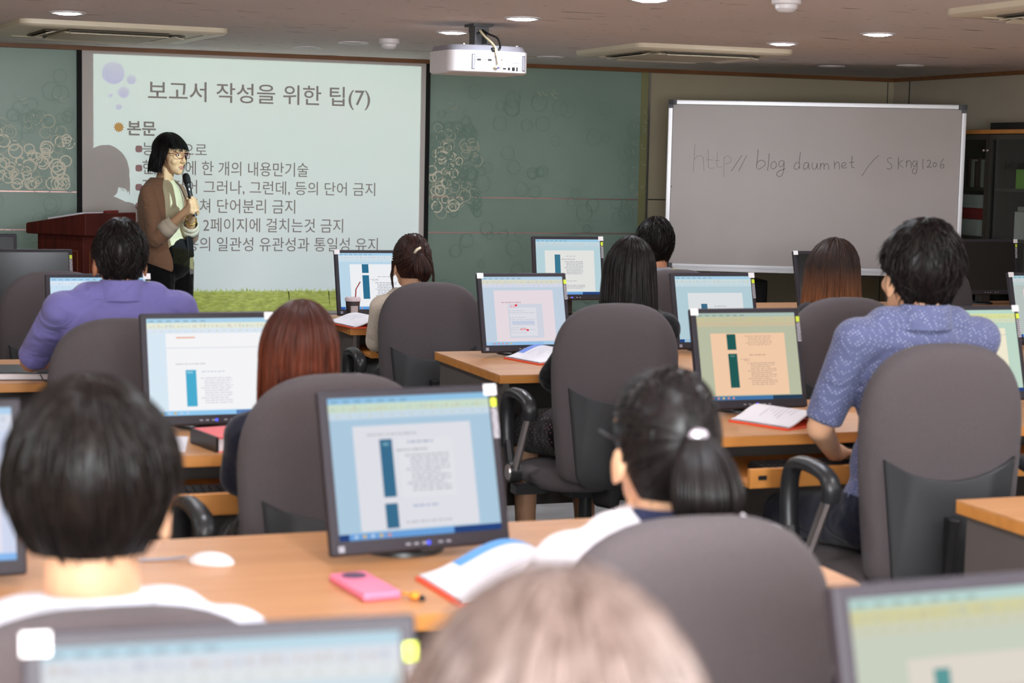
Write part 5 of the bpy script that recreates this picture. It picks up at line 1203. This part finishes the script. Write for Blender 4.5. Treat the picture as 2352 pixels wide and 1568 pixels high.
    for nm, S_, E_, W_ in (('right', R_sh, R_el, R_wr), ('left', L_sh, L_el, L_wr)):
        b = MB(); b.ell(S_, (.054, .054, .054)); b.caps(S_, E_, .055, .052); b.caps(E_, E_.lerp(W_, .33), .057, .052, flat=True); b.ell(S_.lerp(NB, .4)+UP*.008, (.052, .052, .042)); sl = b.fuse('jacket_sleeve', TAN, t, .006, 6)
        b = MB(); b.tube([E_.lerp(W_, .30), E_.lerp(W_, .54)], [.055, .051], 22, caps=False); b.tube([E_.lerp(W_, .47), E_.lerp(W_, .70)], [.052, .046], 22, caps=False)
        cf = b.build('cuff', CREAM2, t, smooth=True); q = cf.modifiers.new('so', 'SOLIDIFY'); q.thickness = .005; q.offset = -1
    b = MB(); b.ell(o, (.162, .128, .13), Tb(PV-UP*.02)); b.ell(o, (.13, .085, .13), Tb(PV+fwd*.05-UP*.0))
    for i in range(2): b.caps(hips[i], kn[i], .098, .082); b.caps(kn[i], an[i], .08, .075, flat=True)
    b.fuse('trousers', clothmat('trousers_jet', lin(14, 13, 15)), t, .007, 6)
    for i in range(2):
        b = MB(); c = an[i]+fwd*.05; b.ell((0, 0, 0), (.042, .12, .036), Matrix.Translation((c.x, c.y, .03)) @ Matrix.Rotation(yaw, 4, 'Z')); b.v = [(p, q, max(.0, r)) for p, q, r in b.v]; b.build('shoe', SHOE, t, smooth=True)
    # strap with badge hanging at her side, bracelet
    b = MB(); s0 = NB-rgt*.06+fwd*.075+UP*-.03; b.tube(smoothpath([NB-rgt*.055+UP*.015, s0, CH_+fwd*.135-rgt*.07, WA+fwd*.14-rgt*.1+UP*.05, V((.095, -.0, .96))]), [.006]*25, 6, flat=.25); b.build('lanyard', mat('strap_dark', lin(46, 40, 40), .6), t, smooth=True)
    b = MB(); b.box((0, 0, 0), (.055, .018, .13), Matrix.Translation((.105, .005, .935)) @ Matrix.Rotation(yaw, 4, 'Z') @ Matrix.Rotation(.1, 4, 'Y')); b.build('pouch', M['black'], t, bevel=.006)
    b = MB(); b.box((0, 0, 0), (.034, .008, .13), Matrix.Translation((.112, .02, .835)) @ Matrix.Rotation(yaw, 4, 'Z') @ Matrix.Rotation(.08, 4, 'Y')); b.build('scarf_end', mat('scarf_grey', lin(158, 152, 150), .8), t, bevel=.002)
    b = MB(); w_ = L_wr.lerp(L_el, .14); d_ = (L_wr-L_el).normalized(); u_ = d_.cross(UP).normalized(); v_ = d_.cross(u_)
    b.tube([w_+(u_*math.cos(a)+v_*math.sin(a))*.031 for a in [2*PI*k/24 for k in range(25)]], .0035, 8); b.build('bracelet', mat('gold', lin(210, 170, 80), .25, metal=.9), t, smooth=True)
    return t, mic0, mic1
M['eyewhite'] = mat('eye_white', lin(226, 222, 216), .3); H_LECT = hairmat('hair_jet', lin(14, 12, 13), lin(28, 24, 24), rough=.4)
CREAM = clothmat('cream_blouse', lin(216, 206, 172), fold=.35); CREAM2 = clothmat('cream_cuff', lin(208, 194, 172), fold=.3); TAN = clothmat('tan_jacket', lin(146, 110, 86), fold=.6)
lec, m0, m1 = lecturer()
W_ = Matrix.Translation(lec.location) @ Matrix.Rotation(-TH, 4, 'Z')
A, B_ = W_ @ m0, W_ @ m1; ax_ = (B_-A).normalized(); q_ = V((0, 0, -1)).rotation_difference(ax_)
mc = thing('microphone', 'black hand microphone held by the standing person', 'microphone', A); mc.rotation_mode = 'QUATERNION'; mc.rotation_quaternion = q_
b = MB(); b.lathe([(0, .022), (.012, .02), (.021, .008), (.0235, -.012), (.022, -.032), (.019, -.042)]); b.build('grille', mat('mic_mesh', lin(30, 30, 32), .35, metal=.5, bump=(900, .6)), mc, smooth=True)
b = MB(); b.lathe([(.019, -.042), (.0195, -.05), (.0165, -.06), (.013, -.15), (.0122, -.235), (0, -.237)]); b.build('handle', M['armblack'], mc, smooth='auto')
b = MB(); b.lathe([(.0132, -.15), (.0142, -.152), (.014, -.162), (.0128, -.163)]); b.build('colour_band', mat('mic_blue', lin(60, 80, 150), .4), mc, smooth='auto')
b = MB(); b.box((-.0, -.0165, -.075), (.006, .004, .012)); b.build('switch', M['chrome'], mc)
